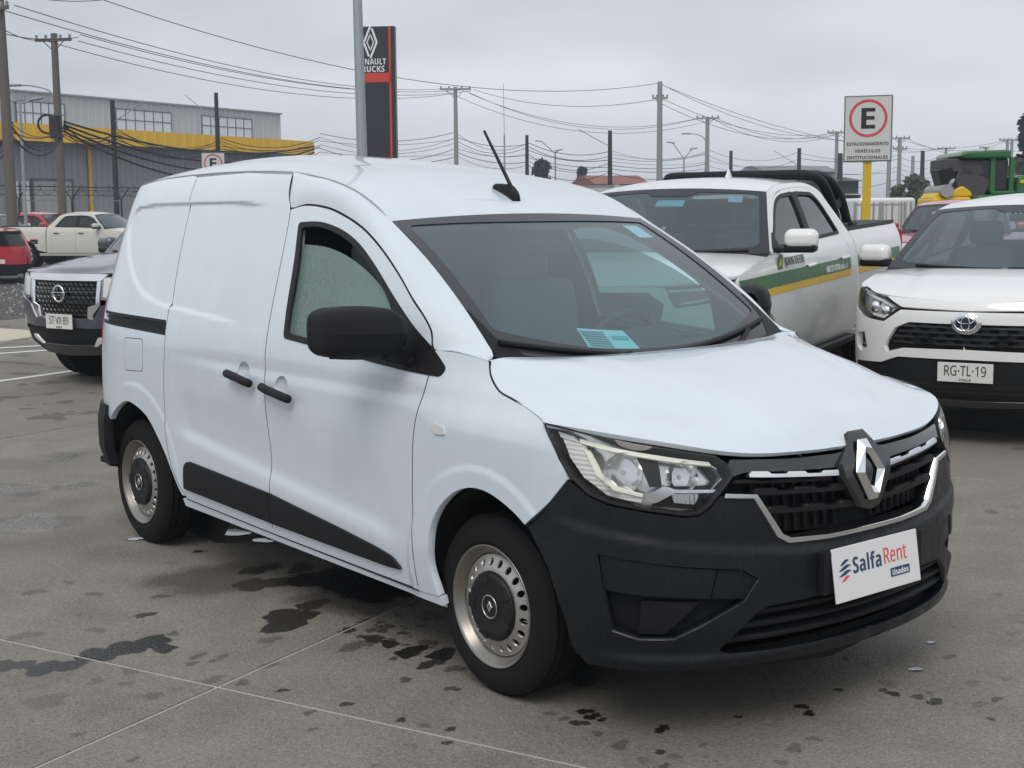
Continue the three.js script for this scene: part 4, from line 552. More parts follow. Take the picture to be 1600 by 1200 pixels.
  const farG = []; for (let a = -9; a < 3; a++) for (let b = -3; b < 6; b++) { const near = a >= -1 && a < 1 && b >= -1 && b < 1, mid = a >= -6 && b < 4; const g = slabG(a, b); if (near) part('slab', g, M.slab, yg); else if (mid) part('slab', g, M.slabFar, yg); else farG.push(g); }
  part('slab', farG, M.slabFar, yg).userData.kind = 'stuff';
  // joint filler: pale cement paste a few millimetres down
  const j = []; for (let k = -9; k <= 3; k++) j.push([[k * L - .02, -15], [k * L + .02, -15], [k * L + .02, 30], [k * L - .02, 30]]); for (let k = -3; k <= 6; k++) j.push([[-45, k * L - .02], [15, k * L - .02], [15, k * L + .02], [-45, k * L + .02]]);
  const jg = j.map((r, i) => { const p = []; for (const t of [0, 1, 2, 0, 2, 3]) { const w = yard(r[t][0], r[t][1], i < 13 ? -.0035 : -.0038); p.push(w.x, w.y, w.z); } const g = new THREE.BufferGeometry(); g.setAttribute('position', new THREE.Float32BufferAttribute(p, 3)); g.computeVertexNormals(); return g; });
  part('joint_filler', jg, std([.42, .41, .385], .9), yg).userData.kind = 'stuff';
  // gravel lot at the far left
  const gravT = dtex(512, (u, v, i, j) => { const k = .55 + .9 * (wh[((j >> 1) % 256) * 256 + (i >> 1) % 256] - .4); return [k * .62, k * .61, k * .6]; }, true); const gr = new THREE.PlaneGeometry(60, 110); gr.rotateX(-Math.PI / 2); const gm = std([.75, .74, .74], .95, 0, { map: rep(gravT, 14, 26), bumpMap: rep(grain, 60, 110), bumpScale: .02 }); const gp = struct('gravel', gr, gm); const gc = yard(-30, -44.6, .004); gp.position.copy(gc); gp.rotation.y = Math.atan2(GU[0], GU[1]);
  const stones = []; const sg = new THREE.IcosahedronGeometry(1, 0); for (let i = 0; i < 2600; i++) { const a = -22 + sd() * 22, b = -14.8 - sd() * 16, w = yard(a, b, .012), s = .012 + .03 * sd(); stones.push(at(sg.clone(), w.x, w.y, w.z, sd() * 3, sd() * 3, 0, [s, s * .7, s])); } const stn = part('gravel_stones', stones, std([.30, .29, .28], .9), scene); stn.userData.kind = 'stuff';
  // painted lines and the pale round plate
  const line = (a0, b0, a1, b1, w) => { const d = Math.hypot(a1 - a0, b1 - b0), nx = -(b1 - b0) / d * w / 2, ny = (a1 - a0) / d * w / 2, p = []; const C4 = [[a0 + nx, b0 + ny], [a1 + nx, b1 + ny], [a1 - nx, b1 - ny], [a0 - nx, b0 - ny]]; for (const t of [0, 1, 2, 0, 2, 3]) { const q = yard(...C4[t], .004); p.push(q.x, q.y, q.z); } const g = new THREE.BufferGeometry(); g.setAttribute('position', new THREE.Float32BufferAttribute(p, 3)); g.computeVertexNormals(); return g; };
  const lm = std([.66, .66, .64], .7); for (const l of [[-2.9, -7.80, -7.4, -7.99, .11], [-5.4, -12.0, -9.0, -10.25, .13], [-5.0, -11.2, -8.6, -9.75, .13]]) struct('parking_line', line(...l), lm);
  const dc = new THREE.CylinderGeometry(1.3, 1.34, .02, 48); const dk = struct('round_slab', dc, std([.52, .48, .38], .85)); dk.position.set(-15.8, .006, -1.89);
  // standing water
  const wm = phys([.05, .05, .052], .10, 0, { clearcoat: 1, clearcoatRoughness: 0, ior: 1.33 }); for (const [x, z, r, k] of POOLS) { const p = []; const N2 = 26; for (let i = 0; i < N2; i++) { const t = i / N2 * 6.2832, R = r * (1 + .2 * Math.sin(2 * t + x * 9) + .13 * Math.sin(3 * t + z * 7) + .07 * Math.sin(5 * t)); p.push([R * k * Math.cos(t), R * Math.sin(t)]); } const g = new THREE.ShapeGeometry(shapeOf(p)); g.rotateX(-Math.PI / 2); const o = struct('puddle', g, wm); o.position.set(x, .003, z); o.rotation.y = .7; }
}

// ================================================================ beyond the yard
const cR = V(0.62788346, -0.00784194, -0.77826786), cU = V(-0.09193541, 0.99220138, -0.08416833), cF = V(-0.77285849, -0.12439827, -0.62226588), cP = V(3.4587, 1.6017, 3.5158);
// place in the world of something seen in the photograph (1600 x 1200) at distance d
const spot = (x, y, d) => { const k = d / 2115; return cP.clone().addScaledVector(cF, d).addScaledVector(cR, (x - 800) * k).addScaledVector(cU, (600 - y) * k); };
const foot = (x, d) => { const p = spot(x, 335, d); p.y = 0; return p; };
const topY = (x, y, d) => spot(x, y, d).y;
M.wood = std([.15, .132, .115], .9, 0, { bumpMap: rep(grain, 1, .2), bumpScale: .01 });
M.woodDark = std([.036, .034, .033], .9); M.concrete = std([.30, .30, .29], .85); M.galv = std([.36, .38, .39], .5, .4); M.cable = std([.015, .015, .016], .7);
const ROWV = V(GU[0], 0, GU[1]), ACR = V(GV[0], 0, GV[1]);
function pole(x, d, yTop, r, mat, label, arm, o = {}) {
  const f = foot(x, d), h = topY(x, yTop, d), t = thing(o.name || 'utility_pole', label, 'utility pole', [f.x, 0, f.z], o.turn ?? .15);
  part('trunk', bar([o.lean || 0, -.3, 0], [0, h, 0], r * 1.25, r * .85, 10), mat, t);
  for (const [ay, w] of arm || []) { part('crossarm', rbox(w, .12, .1, .01, 0, h - ay, .09), mat, t); for (const k of [-.46, -.2, .2, .46]) part('insulator', join([at(new THREE.CylinderGeometry(.04, .06, .14, 8), k * w, h - ay + .13, .09), at(new THREE.CylinderGeometry(.065, .065, .03, 8), k * w, h - ay + .15, .09)]), M.concrete, t); for (const s of [-1, 1]) part('brace', bar([s * w * .32, h - ay, .09], [0, h - ay - w * .3, .05], .02), mat, t); }
  if (o.lamp) { const [ly, L, s] = o.lamp; part('lamp_arm', tube([[0, h - ly - .9, 0], [s * .25, h - ly - .25, 0], [s * L * .6, h - ly, 0], [s * L, h - ly + .05, 0]], .035, 16, 6), M.galv, t); part('lamp_head', rbox(.62, .1, .24, .04, s * (L + .2), h - ly + .05, 0), M.galv, t); }
  if (o.stay) { part('stay_arm', bar([0, h - o.stay[1], 0], [o.stay[0], h - o.stay[2], 0], .025), M.galv, t); }
  return t;
}
pole(17, 45, -22, .16, M.wood, 'tall weathered wooden pole at the left edge, the nearest of the row', [[.9, 1.4]], { lean: .1 });
const pb = pole(98, 54, 57, .15, M.wood, 'wooden pole with one crossarm, a cable coil and a street lamp arm', [[.25, 1.5]], { turn: .75, lamp: [2.0, 1.6, -1] });
part('cable_coil', at(new THREE.TorusGeometry(.36, .045, 8, 32), -.42, topY(98, 195, 54), .05, 0, .4, 0), M.cable, pb);
part('junction_box', rbox(.4, .9, .35, .05, -.05, topY(98, 200, 54), .15), M.cable, pb);
pole(183, 62, 158, .12, M.woodDark, 'short black pole in front of the yellow downpipe', null, { stay: [1.5, 1.0, .1], turn: .8 });
pole(344, 78, 147, .13, M.woodDark, 'black pole behind the small parking sign', null, { stay: [-1.8, 1.6, .1], turn: .8 });
pole(714, 92, 138, .15, M.concrete, 'pole with a wide crossarm right of the dark totem sign', [[.15, 2.1]], { turn: .9 });
pole(824, 88, 212, .13, M.woodDark, 'short black pole left of the two bushes', null, { turn: .9 });
pole(953, 86, 205, .15, M.woodDark, 'black pole in front of the red-roofed house', null, { stay: [-2.0, 1.0, -.1], turn: .9 });
pole(1030, 80, 130, .17, M.concrete, 'tall slender concrete pole above the striped pick-up cab', [[.95, .9]], { turn: .9 });
pole(1104, 96, 184, .16, M.concrete, 'pole with crossarm and curved lamp arm above the roll bar', [[.1, 1.6]], { turn: .9, lamp: [1.2, 1.3, -1] });
pole(1141, 120, 236, .17, M.woodDark, 'short dark post right of the curved lamp arm', null, { turn: .9 });
pole(1247, 108, 232, .17, M.woodDark, 'dark post alone left of the big parking sign', null, { stay: [-2.0, 1.4, .2], turn: .9 });
pole(1305, 110, 206, .15, M.concrete, 'pole with crossarm just left of the big parking sign', [[.1, 1.6]], { turn: .9 });
pole(1311, 100, 240, .2, M.woodDark, 'thick dark post touching the left edge of the big parking sign', null, { turn: .9 });
pole(1403, 105, 215, .16, M.concrete, 'pole with crossarm right of the big parking sign', [[.1, 1.5], [.9, 1.1]], { turn: .9 });
pole(1387, 95, 230, .15, M.concrete, 'bare pole close to the right edge of the big parking sign', null, { turn: .9 });
pole(1424, 130, 244, .18, M.galv, 'short thin post over the hedge', null, { turn: .9 });
pole(1439, 118, 236, .2, M.woodDark, 'dark post over the hedge left of the green harvester', null, { turn: .9 });
pole(1475, 150, 231, .15, M.concrete, 'crossarm pole above the grey part of the harvester', [[.1, 2.0]], { turn: .9 });
pole(1537, 150, 230, .15, M.concrete, 'crossarm pole above the green harvester roof', [[.1, 1.5]], { turn: .9 });
pole(1570, 125, 218, .15, M.concrete, 'left of a pair of crossarm poles by the tall dark tree', [[.1, 1.6]], { turn: .9 });
pole(1577, 125, 218, .15, M.concrete, 'right of a pair of crossarm poles by the tall dark tree', [[.1, 1.6]], { turn: .9 });
// street lamps and the aerial
function lampPost(x, d, yTop, label, arms, r = .05, name = 'street_lamp') { const f = foot(x, d), h = topY(x, yTop, d), t = thing(name, label, 'street lamp', [f.x, 0, f.z], .75); part('post', bar([0, 0, 0], [0, h, 0], r * 1.3, r, 10), M.galv, t); for (const [dx, dy] of arms) { part('arm', bar([0, h - .1, 0], [dx, h + dy, 0], .03), M.galv, t); part('lamp_head', rbox(.5, .08, .2, .03, dx * 1.2, h + dy + .02, 0, 0, 0, Math.sign(dx) * .15), M.galv, t); } return t; }
lampPost(40, 50, 160, 'thin street lamp between the two wooden poles at the left', [[.55, .05], [-.3, .02]]);
lampPost(1068, 85, 246, 'double-armed street lamp above the striped pick-up', [[-.7, .9], [.5, .5]]);
lampPost(868, 90, 238, 'street lamp with a slanted arm beside the bush', [[-.9, .7], [.2, .1]]);
{ const f = foot(789, 85), t = thing('whip_aerial', 'thin tall whip aerial left of the van antenna', 'aerial', [f.x, 0, f.z]); part('mast', bar([0, 0, 0], [0, topY(789, 212, 85), 0], .06, .05), M.galv, t); part('whip', bar([0, topY(789, 212, 85), 0], [-.05, topY(788, 132, 85), 0], .022, .015), M.galv, t); }
{ const f = spot(566, 300, 15.5), t = thing('lamp_mast', 'grey steel mast running out of the picture in front of the totem sign', 'mast', [f.x, 0, f.z]); const a = spot(558.5, 0, 15.5), b = spot(566, 250, 15.5), d = a.clone().sub(b), s0 = b.clone().addScaledVector(d, -b.y / d.y), s1 = b.clone().addScaledVector(d, (8.6 - b.y) / d.y); const L = q => [q.x - f.x, q.y, q.z - f.z]; part('shaft', bar(L(s0), L(s1), .070, .036, 16), std([.30, .34, .35], .45, .3), t); part('base_plate', rbox(.32, .03, .32, .01, L(s0)[0], .015, L(s0)[2]), M.galv, t); part('lamp_head', rbox(.6, .1, .25, .04, L(s1)[0] - .25, 8.62, L(s1)[2]), M.galv, t); }
// totem sign
{ const D = 46, c = foot(592, D), t = thing('totem_sign', 'tall black totem sign with red band and white lettering', 'sign', [c.x, 0, c.z], Math.atan2(-cF.x, -cF.z) - .10), h = topY(592, 47, D), w = 59 / 2115 * D, k = D / 2115; const blk = std([.022, .024, .030], .35), red = std([.62, .05, .02], .4);
  part('sign_body', rbox(w, h, .35, .02, 0, h / 2, 0), blk, t); part('red_band', box(w - .012, 14 * k, .02, 0, h - 77 * k, .172), red, t); part('red_edge', box(.07, h - .02, .012, w / 2 - .13, h / 2, .176), red, t); part('side_fin', rbox(.14, h + .01, .30, .02, w / 2 - .02, h / 2 - .01, .06), blk, t);
  const wt = std([.82, .82, .84], .4); for (const [tx, dx, dy, ww] of [['RENAULT', -5, 53, 45], ['TRUCKS', -6, 64, 42]]) { const g = text(tx, 9 * k, 'sans_bold', .01); g.computeBoundingBox(); g.scale(ww * k / (g.boundingBox.max.x - g.boundingBox.min.x), 1, 1); part('lettering', at(g, dx * k, h - dy * k, .178), wt, t); }
  const z = 21 * k, st = (p) => ext(p, .012); const lo = (sx, s) => [[0, 1], [.30, 1], [.62 , 0], [.30, -1], [0, -1], [.14, -1], [.46, 0], [.14, 1]].map(q => q); const A = [[.05, 1], [.22, 1], [.62, 0], [.08, -1.12], [-.10, -1.12], [.44, 0]].map(q => [q[0] * z * .9, q[1] * z]), B2 = [[-.05, -1], [-.22, -1], [-.62, 0], [-.08, 1.12], [.10, 1.12], [-.44, 0]].map(q => [q[0] * z * .9, q[1] * z]); const C2 = [[-.02, .62], [-.32, 0], [-.02, -.62], [-.02, -.42], [-.22, 0], [-.02, .42]].map(q => [q[0] * z * .9, q[1] * z]), D2 = C2.map(q => [-q[0], q[1]]).reverse(); part('logo', [A, B2, C2, D2].map(p => at(st(area(p) < 0 ? p.slice().reverse() : p), -.14, h - 24 * k, .178)), wt, t); }
// parking signs
function eSign(x, y0, y1, D, wpx, label, postX, turn) { const k = D / 2115, c = foot(x, D), t = thing('parking_sign', label, 'sign', [c.x, 0, c.z], turn), top = topY(x, y0, D), bot = topY(x, y1, D), w = wpx * k, h = top - bot; part('post', rbox(.105, bot + .3, .06, .01, postX, (bot + .3) / 2, -.04), std([.62, .43, .02], .5), t); part('frame', rbox(w, h, .025, .006, 0, bot + h / 2, 0), std([.16, .17, .17], .5), t); part('panel', box(w - .035, h - .035, .006, 0, bot + h / 2, .0125), std([.60, .61, .60], .5), t);
  const cy = bot + h * .655, R = w * .395; part('ring', at(new THREE.RingGeometry(R * .855, R, 48), 0, cy, .0175), std([.62, .07, .09], .5), t); part('letter', at(text('E', R * 1.10, 'sans_bold', .002, 1.15), 0, cy, .0165), std([.015, .015, .017], .5), t); const ink = std([.05, .05, .055], .6); [['ESTACIONAMIENTO', .27, .86], ['VEHÍCULOS', .17, .53], ['INSTITUCIONALES', .065, .84]].forEach(([s, yy, ww]) => { const g = text(s, h * .05, 'sans_bold', .002); g.computeBoundingBox(); const L = g.boundingBox.max.x - g.boundingBox.min.x; g.scale(w * ww / L, 1, 1); part('lettering', at(g, 0, bot + h * yy, .0165), ink, t); }); return t; }
eSign(1353, 151, 253, 17.4, 73, 'large parking sign with red-ringed E on a yellow post', 0, Math.atan2(-cF.x, -cF.z) - .30);
eSign(336, 239, 287, 36, 36, 'small parking sign with a red ring showing over the van roof', 0, Math.atan2(-cF.x, -cF.z) + .1);
// warehouse: grey upper wall, yellow fascia, ribbed grey wall below
{
  const th = 31.4 * Math.PI / 180, dv = cF.clone().setY(0).normalize().multiplyScalar(Math.cos(th)).addScaledVector(cR.clone().setY(0).normalize(), Math.sin(th)), nrm = V(dv.z, 0, -dv.x); if (nrm.dot(cF) > 0) nrm.negate();
  const o = foot(0, 80), t = thing('warehouse', 'long grey ribbed warehouse with a yellow fascia band behind the fence', 'warehouse', [o.x, 0, o.z], Math.atan2(-dv.z, dv.x)); // local x along the wall, +z towards us
  const flip = V(0, 0, 1).applyAxisAngle(V(0, 1, 0), t.rotation.y).dot(nrm) < 0 ? -1 : 1, Z = z => z * flip, x0 = -22, x1 = 29.0, xu = 28.0;
  const gw = std([.33, .335, .345], .6), gw2 = std([.47, .485, .48], .6), ye = std([.86, .50, .008], .5);
  const ribs = (xa, xb, y0, y1, z, step, dpt, m, name) => { const n = Math.round((xb - xa) / step), pts = []; for (let i = 0; i < n; i++) { const a = xa + (xb - xa) * i / n, s = (xb - xa) / n; pts.push([a, 0], [a + s * .55, 0], [a + s * .65, dpt], [a + s * .9, dpt]); } pts.push([xb, 0], [xb, -.1], [xa, -.1]); const g = ext(pts.map(q => [q[0], q[1]]), y1 - y0); g.rotateX(-Math.PI / 2); g.translate(0, y0, 0); let h = norm(g); if (flip > 0) h = mirrorZ(h); at(h, 0, 0, Z(z)); return part(name, h, m, t); };
  ribs(x0, x1 - .4, 0, 6.4, -1.6, .5, .06, gw, 'ribbed_wall'); ribs(x0, xu, 6.9, 9.35, -2.4, .6, .05, gw2, 'upper_wall'); ribs(x0, x1, 6.22, 7.25, 0, .9, .04, ye, 'fascia');
  part('roof_deck', box(x1 - x0, .1, 3.4, (x0 + x1) / 2, 7.2, Z(-1.75)), gw2, t); part('soffit', box(x1 - x0 - .1, .06, 1.5, (x0 + x1) / 2, 6.3, Z(-.85)), gw, t); part('end_wall', box(.15, 7.0, 20, x1 - .5, 3.5, Z(-11.8)), gw, t); part('upper_end_wall', box(.1, 2.4, 20, xu, 8.15, Z(-12.5)), gw2, t); part('coping', box(xu - x0 + .1, .1, .25, (x0 + xu) / 2, 9.4, Z(-2.35)), gw, t);
  // translucent window bands of the upper wall, each a grid of panes
  const pane = std([.66, .70, .72], .3), fr = std([.13, .13, .14], .6);
  for (const [a, b] of [[-10, -4], [3.4, 7.1], [11.4, 16.4], [19.4, 24.6]]) { const wn2 = new THREE.Group(); wn2.name = 'window_band'; t.add(wn2); const n = 6; for (let i = 0; i < n; i++) for (let j = 0; j < 2; j++) { const w = (b - a) / n; part('pane', box(w - .07, .62, .03, a + w * (i + .5), 7.75 + j * .68, Z(-2.3)), pane, wn2); } const bars = []; for (let i = 0; i <= n; i++) bars.push(box(.06, 1.45, .06, a + (b - a) * i / n, 8.1, Z(-2.29))); for (const y of [7.4, 8.09, 8.78]) bars.push(box(b - a, .06, .07, (a + b) / 2, y, Z(-2.29))); part('frame', bars, fr, wn2); }
  part('downpipe', box(.18, 6.3, .14, 8.2, 3.15, Z(-1.45)), ye, t); part('door', box(3.0, 3.9, .08, 5.2, 1.95, Z(-1.5)), std([.42, .44, .42], .6), t); for (const x of [3.65, 6.75]) part('door_frame', box(.12, 4.0, .12, x, 2, Z(-1.46)), fr, t); part('door_frame', box(3.2, .12, .12, 5.2, 3.98, Z(-1.46)), fr, t);
  part('notice_board', box(.45, 1.9, .05, 2.3, 2.9, Z(-1.4)), M.white2, t); part('notice_board', box(.55, 1.9, .05, 3.05, 2.9, Z(-1.4)), M.white2, t); part('blue_unit', rbox(1.1, .5, .3, .05, 24.3, 6.0, Z(.2)), std([.04, .06, .22], .5), t);
}
// wire fence with angled barbed-wire arms in front of the warehouse
{
  const a = foot(-60, 51), b = foot(330, 62), d = b.clone().sub(a), L = d.length(), t = thing('wire_fence', 'chain-link fence with barbed wire arms before the warehouse', 'fence', [a.x, 0, a.z], Math.atan2(-d.z, d.x));
  for (let i = 0; i * 2.6 <= L; i++) part('post', join([bar([i * 2.6, 0, 0], [i * 2.6, 2.35, 0], .04), bar([i * 2.6, 2.35, 0], [i * 2.6 + .15, 2.85, .35], .025), bar([i * 2.6, 2.35, 0], [i * 2.6 - .15, 2.85, -.35], .025)]), M.woodDark, t);
  const mesh = []; for (let x = 0; x < L; x += .35) { mesh.push(box(.012, 2.3, .012, x, 1.2, 0)); } for (const y of [.3, 1.3, 2.3]) mesh.push(box(L, .03, .03, L / 2, y, 0)); const o = part('mesh', mesh, M.galv, t); o.userData.kind = 'stuff';
  const bw = []; for (const [y, z] of [[2.5, .1], [2.7, .24], [2.85, .35], [2.85, -.35]]) bw.push(bar([0, y, z], [L, y, z], .012, .012, 4)); const coil = []; for (let i = 0; i <= L * 14; i++) { const q = i / 14, an = q * 9; coil.push([q, 2.75 + .22 * Math.sin(an), .22 * Math.cos(an)]); } const cg = tube(coil, .010, coil.length, 3); const o2 = part('barbed_wire', [...bw, cg], M.woodDark, t); o2.userData.kind = 'stuff';
}
// overhead wires: every span a thing of its own
function wire(a, b, sag, r, label) { const A = spot(...a), B = spot(...b), pts = []; for (let i = 0; i <= 12; i++) { const t = i / 12, p = A.clone().lerp(B, t); p.y -= sag * 4 * t * (1 - t); pts.push([p.x, p.y, p.z]); } const g = tube(pts, r, 30, 5); const o = part(numbered('overhead_wire'), g, M.cable, scene); tag(o, label, 'wire', 'overhead wires'); return o; }
const wireName = ['from the tall left pole to the wide crossarm, upper', 'from the tall left pole to the wide crossarm, lower', 'short span between the two left wooden poles, upper', 'short span between the two left wooden poles, lower', 'from the coil pole to the wide crossarm, topmost', 'from the coil pole to the wide crossarm, middle', 'from the coil pole to the wide crossarm, lowest', 'highest, passing the totem to the slender pole', 'crossing the top left corner', 'from the slender pole top to the sign pole on the right', 'from the slender pole top to the far right pole pair', 'from the wide crossarm to the slender pole', 'first below, from the wide crossarm to the curved lamp pole', 'second below, from the wide crossarm to the curved lamp pole', 'third below, from the wide crossarm to the curved lamp pole', 'from the slender pole to the big sign, upper', 'from the slender pole to the big sign, lower', 'from the curved lamp pole to the big sign, upper', 'from the curved lamp pole to the big sign, lower', 'behind the big sign to the far crossarm, upper', 'behind the big sign to the far crossarm, lower', 'right of the big sign over the hedge', 'over the grey harvester part to the pole pair', 'over the green cab to the right edge', 'lowest over the hedge to the right edge']; let wi = 0;
for (const w of [
  [[22, 8, 45], [692, 139, 92], .9], [[8, 17, 45], [700, 142, 92], .9], [[4, 45, 45], [72, 62, 54], .15], [[4, 52, 45], [122, 58, 54], .15], [[125, 54, 54], [728, 140, 92], .9], [[122, 64, 54], [736, 142, 92], 1.0], [[72, 64, 54], [712, 146, 92], 1.1],
  [[150, -4, 50], [1030, 130, 80], 1.6], [[-20, -20, 45], [160, 0, 52], .2], [[1032, 131, 80], [1403, 216, 105], 1.3], [[1030, 131, 80], [1570, 220, 125], 2.0],
  [[740, 140, 92], [1022, 156, 80], .7], [[733, 146, 92], [1090, 185, 96], 1.3], [[728, 142, 92], [1088, 186, 96], 1.5], [[696, 142, 92], [1118, 186, 96], 1.8], [[1038, 156, 80], [1305, 208, 110], .9], [[1022, 156, 80], [1300, 208, 110], 1.2], [[1120, 185, 96], [1316, 207, 110], .9], [[1114, 186, 96], [1312, 208, 110], 1.1], [[1316, 207, 110], [1475, 232, 150], .8], [[1305, 208, 110], [1465, 232, 150], .9], [[1403, 216, 105], [1537, 231, 150], .6], [[1475, 232, 150], [1575, 219, 125], .6], [[1537, 231, 150], [1640, 222, 120], .6], [[1415, 216, 105], [1640, 250, 130], 1.0],
]) wire(...w, .0155, 'thin dark overhead wire ' + wireName[wi++]);
// telephone cables in loose bundles lower down
{ let q = 5; const rr = () => { q = (q * 16807) % 2147483647; return q / 2147483647; };
  const nodes = [[-40, 212, 44], [20, 205, 45], [100, 203, 54], [183, 212, 62], [344, 226, 78], [500, 226, 86], [714, 226, 92], [824, 240, 88], [953, 252, 86], [1104, 250, 96], [1247, 256, 108], [1403, 262, 105], [1470, 262, 130]];
  const ORD = ['first', 'second', 'third', 'fourth', 'fifth', 'sixth', 'seventh'], SPAN = ['left of the tall wooden pole', 'between the two left wooden poles', 'from coil pole to downpipe pole', 'from downpipe pole to small parking sign', 'from small parking sign to the totem', 'from totem to the wide crossarm pole', 'just right of the wide crossarm pole', 'between the round bush and red-roofed house', 'above the striped pick-up cab', 'above the roll bar', 'behind the big parking sign', 'over the hedge by the harvester'];
  for (let i = 0; i + 1 < nodes.length; i++) { const n = i < 5 ? 6 : i < 9 ? 7 : 5; for (let k = 0; k < n; k++) { const a = nodes[i], b = nodes[i + 1], s0 = i < 5 ? 26 : 44, ya = (k / (n - 1) - .5) * s0 * .8, yb = ya + (rr() - .5) * 8; wire([a[0], a[1] + ya, a[2]], [b[0], b[1] + yb, b[2]], .2 + .7 * rr(), i < 5 ? .012 + .016 * rr() : .010 + .013 * rr(), 'black telephone cable, ' + ORD[k] + ' from the top, ' + SPAN[i]); } }
  for (let k = 0; k < 4; k++) wire([100, 190 + k * 5, 54], [491, 228 + k * 5, 80], .8 + .3 * k, .045, 'thick black cable across the yellow warehouse band, ' + ORD[k] + ' from the top'); }
// trees and hedges
function tree(x, d, yTop, wpx, label, o = {}) {
  const f = foot(x, d), k = d / 2115, H = topY(x, yTop, d), R = wpx * k / 2, t = thing(o.name || 'tree', label, o.cat || 'tree', [f.x, 0, f.z]); let q = (x * 7 + 13) | 0; const r = () => { q = (q * 16807) % 2147483647; return q / 2147483647; };
  part('trunk', join([bar([0, -.2, 0], [0, H * .75, 0], R * .09 + .08, R * .03 + .03, 8), bar([0, H * .35, 0], [R * .5, H * .7, R * .2], R * .05 + .04, .02, 6), bar([0, H * .3, 0], [-R * .5, H * .65, -R * .2], R * .05 + .04, .02, 6)]), M.wood, t);
  const cl = []; const nC = o.clumps || 26, y0 = o.y0 ?? .3; const pos = [], nor = [];
  for (let c = 0; c < nC; c++) { const ty = Math.pow(r(), .8), prof = o.cone ? (1 - ty) * .95 + .08 : Math.sin(Math.PI * (.12 + .80 * ty)); const a = r() * 6.28, rad = R * prof * Math.sqrt(r()) * .85, cx = Math.cos(a) * rad, cz = Math.sin(a) * rad, cy = H * (y0 + (1 - y0) * (ty * .92)), cr2 = R * (.22 + .2 * r()) * (o.cone ? .8 : 1);
    for (let i = 0; i < (o.leaves || 90); i++) { const u = r() * 2 - 1, v = r() * 6.283, s = Math.sqrt(1 - u * u), rr2 = cr2 * (.55 + .5 * r()), px = cx + s * Math.cos(v) * rr2, py = cy + u * rr2 * .8, pz = cz + s * Math.sin(v) * rr2, L = (o.leaf || .16) * (.6 + .8 * r()); const d1 = V(r() - .5, r() - .5, r() - .5).normalize(), d2 = V(r() - .5, r() - .5, r() - .5).cross(d1).normalize(); const n = d1.clone().cross(d2); for (const [a1, b1] of [[-1, -.5], [1, -.5], [0, 1]]) { pos.push(px + (d1.x * a1 + d2.x * b1) * L, py + (d1.y * a1 + d2.y * b1) * L, pz + (d1.z * a1 + d2.z * b1) * L); nor.push(n.x, n.y, n.z); } } }
  const g = new THREE.BufferGeometry(); g.setAttribute('position', new THREE.Float32BufferAttribute(pos, 3)); g.setAttribute('normal', new THREE.Float32BufferAttribute(nor, 3)); part('crown', g, o.mat || M.leaf, t); return t;
}
M.leaf = std([.045, .065, .035], .85); M.leafDark = std([.022, .032, .024], .9); M.leafGrey = std([.12, .14, .085], .9);
tree(848, 130, 246, 46, 'round dark bush left of the lamp with slanted arm', { name: 'bush', cat: 'bush', mat: M.leafDark, leaf: .3, y0: .05 });
tree(909, 140, 258, 30, 'small dark cone-shaped tree beside the red-roofed house', { mat: M.leafDark, leaf: .3, y0: .05, cone: 1 });
tree(1600, 95, 165, 34, 'tall dark tree cut by the right edge of the picture', { mat: M.leafDark, leaf: .2, clumps: 40, y0: .2 });
tree(1596, 90, 252, 90, 'leafy green tree on the right edge under the tall dark tree', { clumps: 50, leaf: .2, y0: .1 });
tree(1560, 120, 262, 60, 'low green tree behind the harvester cab', { clumps: 36, leaf: .25, y0: .05 });
tree(1432, 75, 268, 62, 'olive green shrub left of the harvester', { name: 'shrub', cat: 'shrub', mat: M.leafGrey, clumps: 40, leaf: .12, y0: .03 });
tree(1405, 78, 284, 40, 'smaller grey-green shrub between sign post and harvester', { name: 'shrub', cat: 'shrub', mat: M.leafGrey, clumps: 30, leaf: .12, y0: .03 });
// houses and low buildings along the street
function house(x, d, w, yE, yR, label, wall, roofM, o = {}) { const f = foot(x, d), k = d / 2115, W2 = w * k, h = topY(x, yE, d), hr = topY(x, yR, d), t = thing(o.name || 'house', label, o.cat || 'house', [f.x, 0, f.z], Math.atan2(-cF.x, -cF.z) + (o.turn || .25)); part('wall', box(W2, h, 7, 0, h / 2, -3.5), wall, t); part('roof', (() => { const g = ext([[-4.1, h - .05], [4.1, h - .05], [.6, hr], [-.6, hr]], W2 + .6); g.rotateY(Math.PI / 2); g.translate(-W2 / 2 - .3, 0, -3.5); return g; })(), roofM, t); const n = Math.max(2, Math.round(W2 / 3)); for (let i = 0; i < n; i++) { const wd = part('window', box(1.1, 1.0, .06, -W2 / 2 + W2 * (i + .5) / n, h * .6, .02), M.gloss, t); part('frame', join([box(1.24, .07, .08, -W2 / 2 + W2 * (i + .5) / n, h * .6 + .53, .03), box(1.24, .07, .08, -W2 / 2 + W2 * (i + .5) / n, h * .6 - .53, .03)]), M.white2, wd); } return t; }
house(970, 125, 82, 287, 273, 'low house with a faded red roof behind the black pole', std([.36, .34, .32], .8), std([.26, .10, .075], .8));
house(1250, 150, 120, 268, 258, 'long grey roofed building far behind the striped pick-up', std([.32, .33, .34], .8), std([.22, .23, .24], .7));
house(1325, 100, 34, 282, 275, 'small dark building with an orange sign band behind the sign post', std([.06, .055, .05], .8), std([.10, .09, .08], .8));
house(1120, 150, 130, 284, 276, 'low grey building far behind the cab of the striped pick-up', std([.30, .31, .32], .8), std([.24, .25, .27], .7));
house(1580, 100, 60, 296, 288, 'pale building behind the harvester at the right edge', std([.5, .5, .48], .8), std([.4, .4, .4], .7));
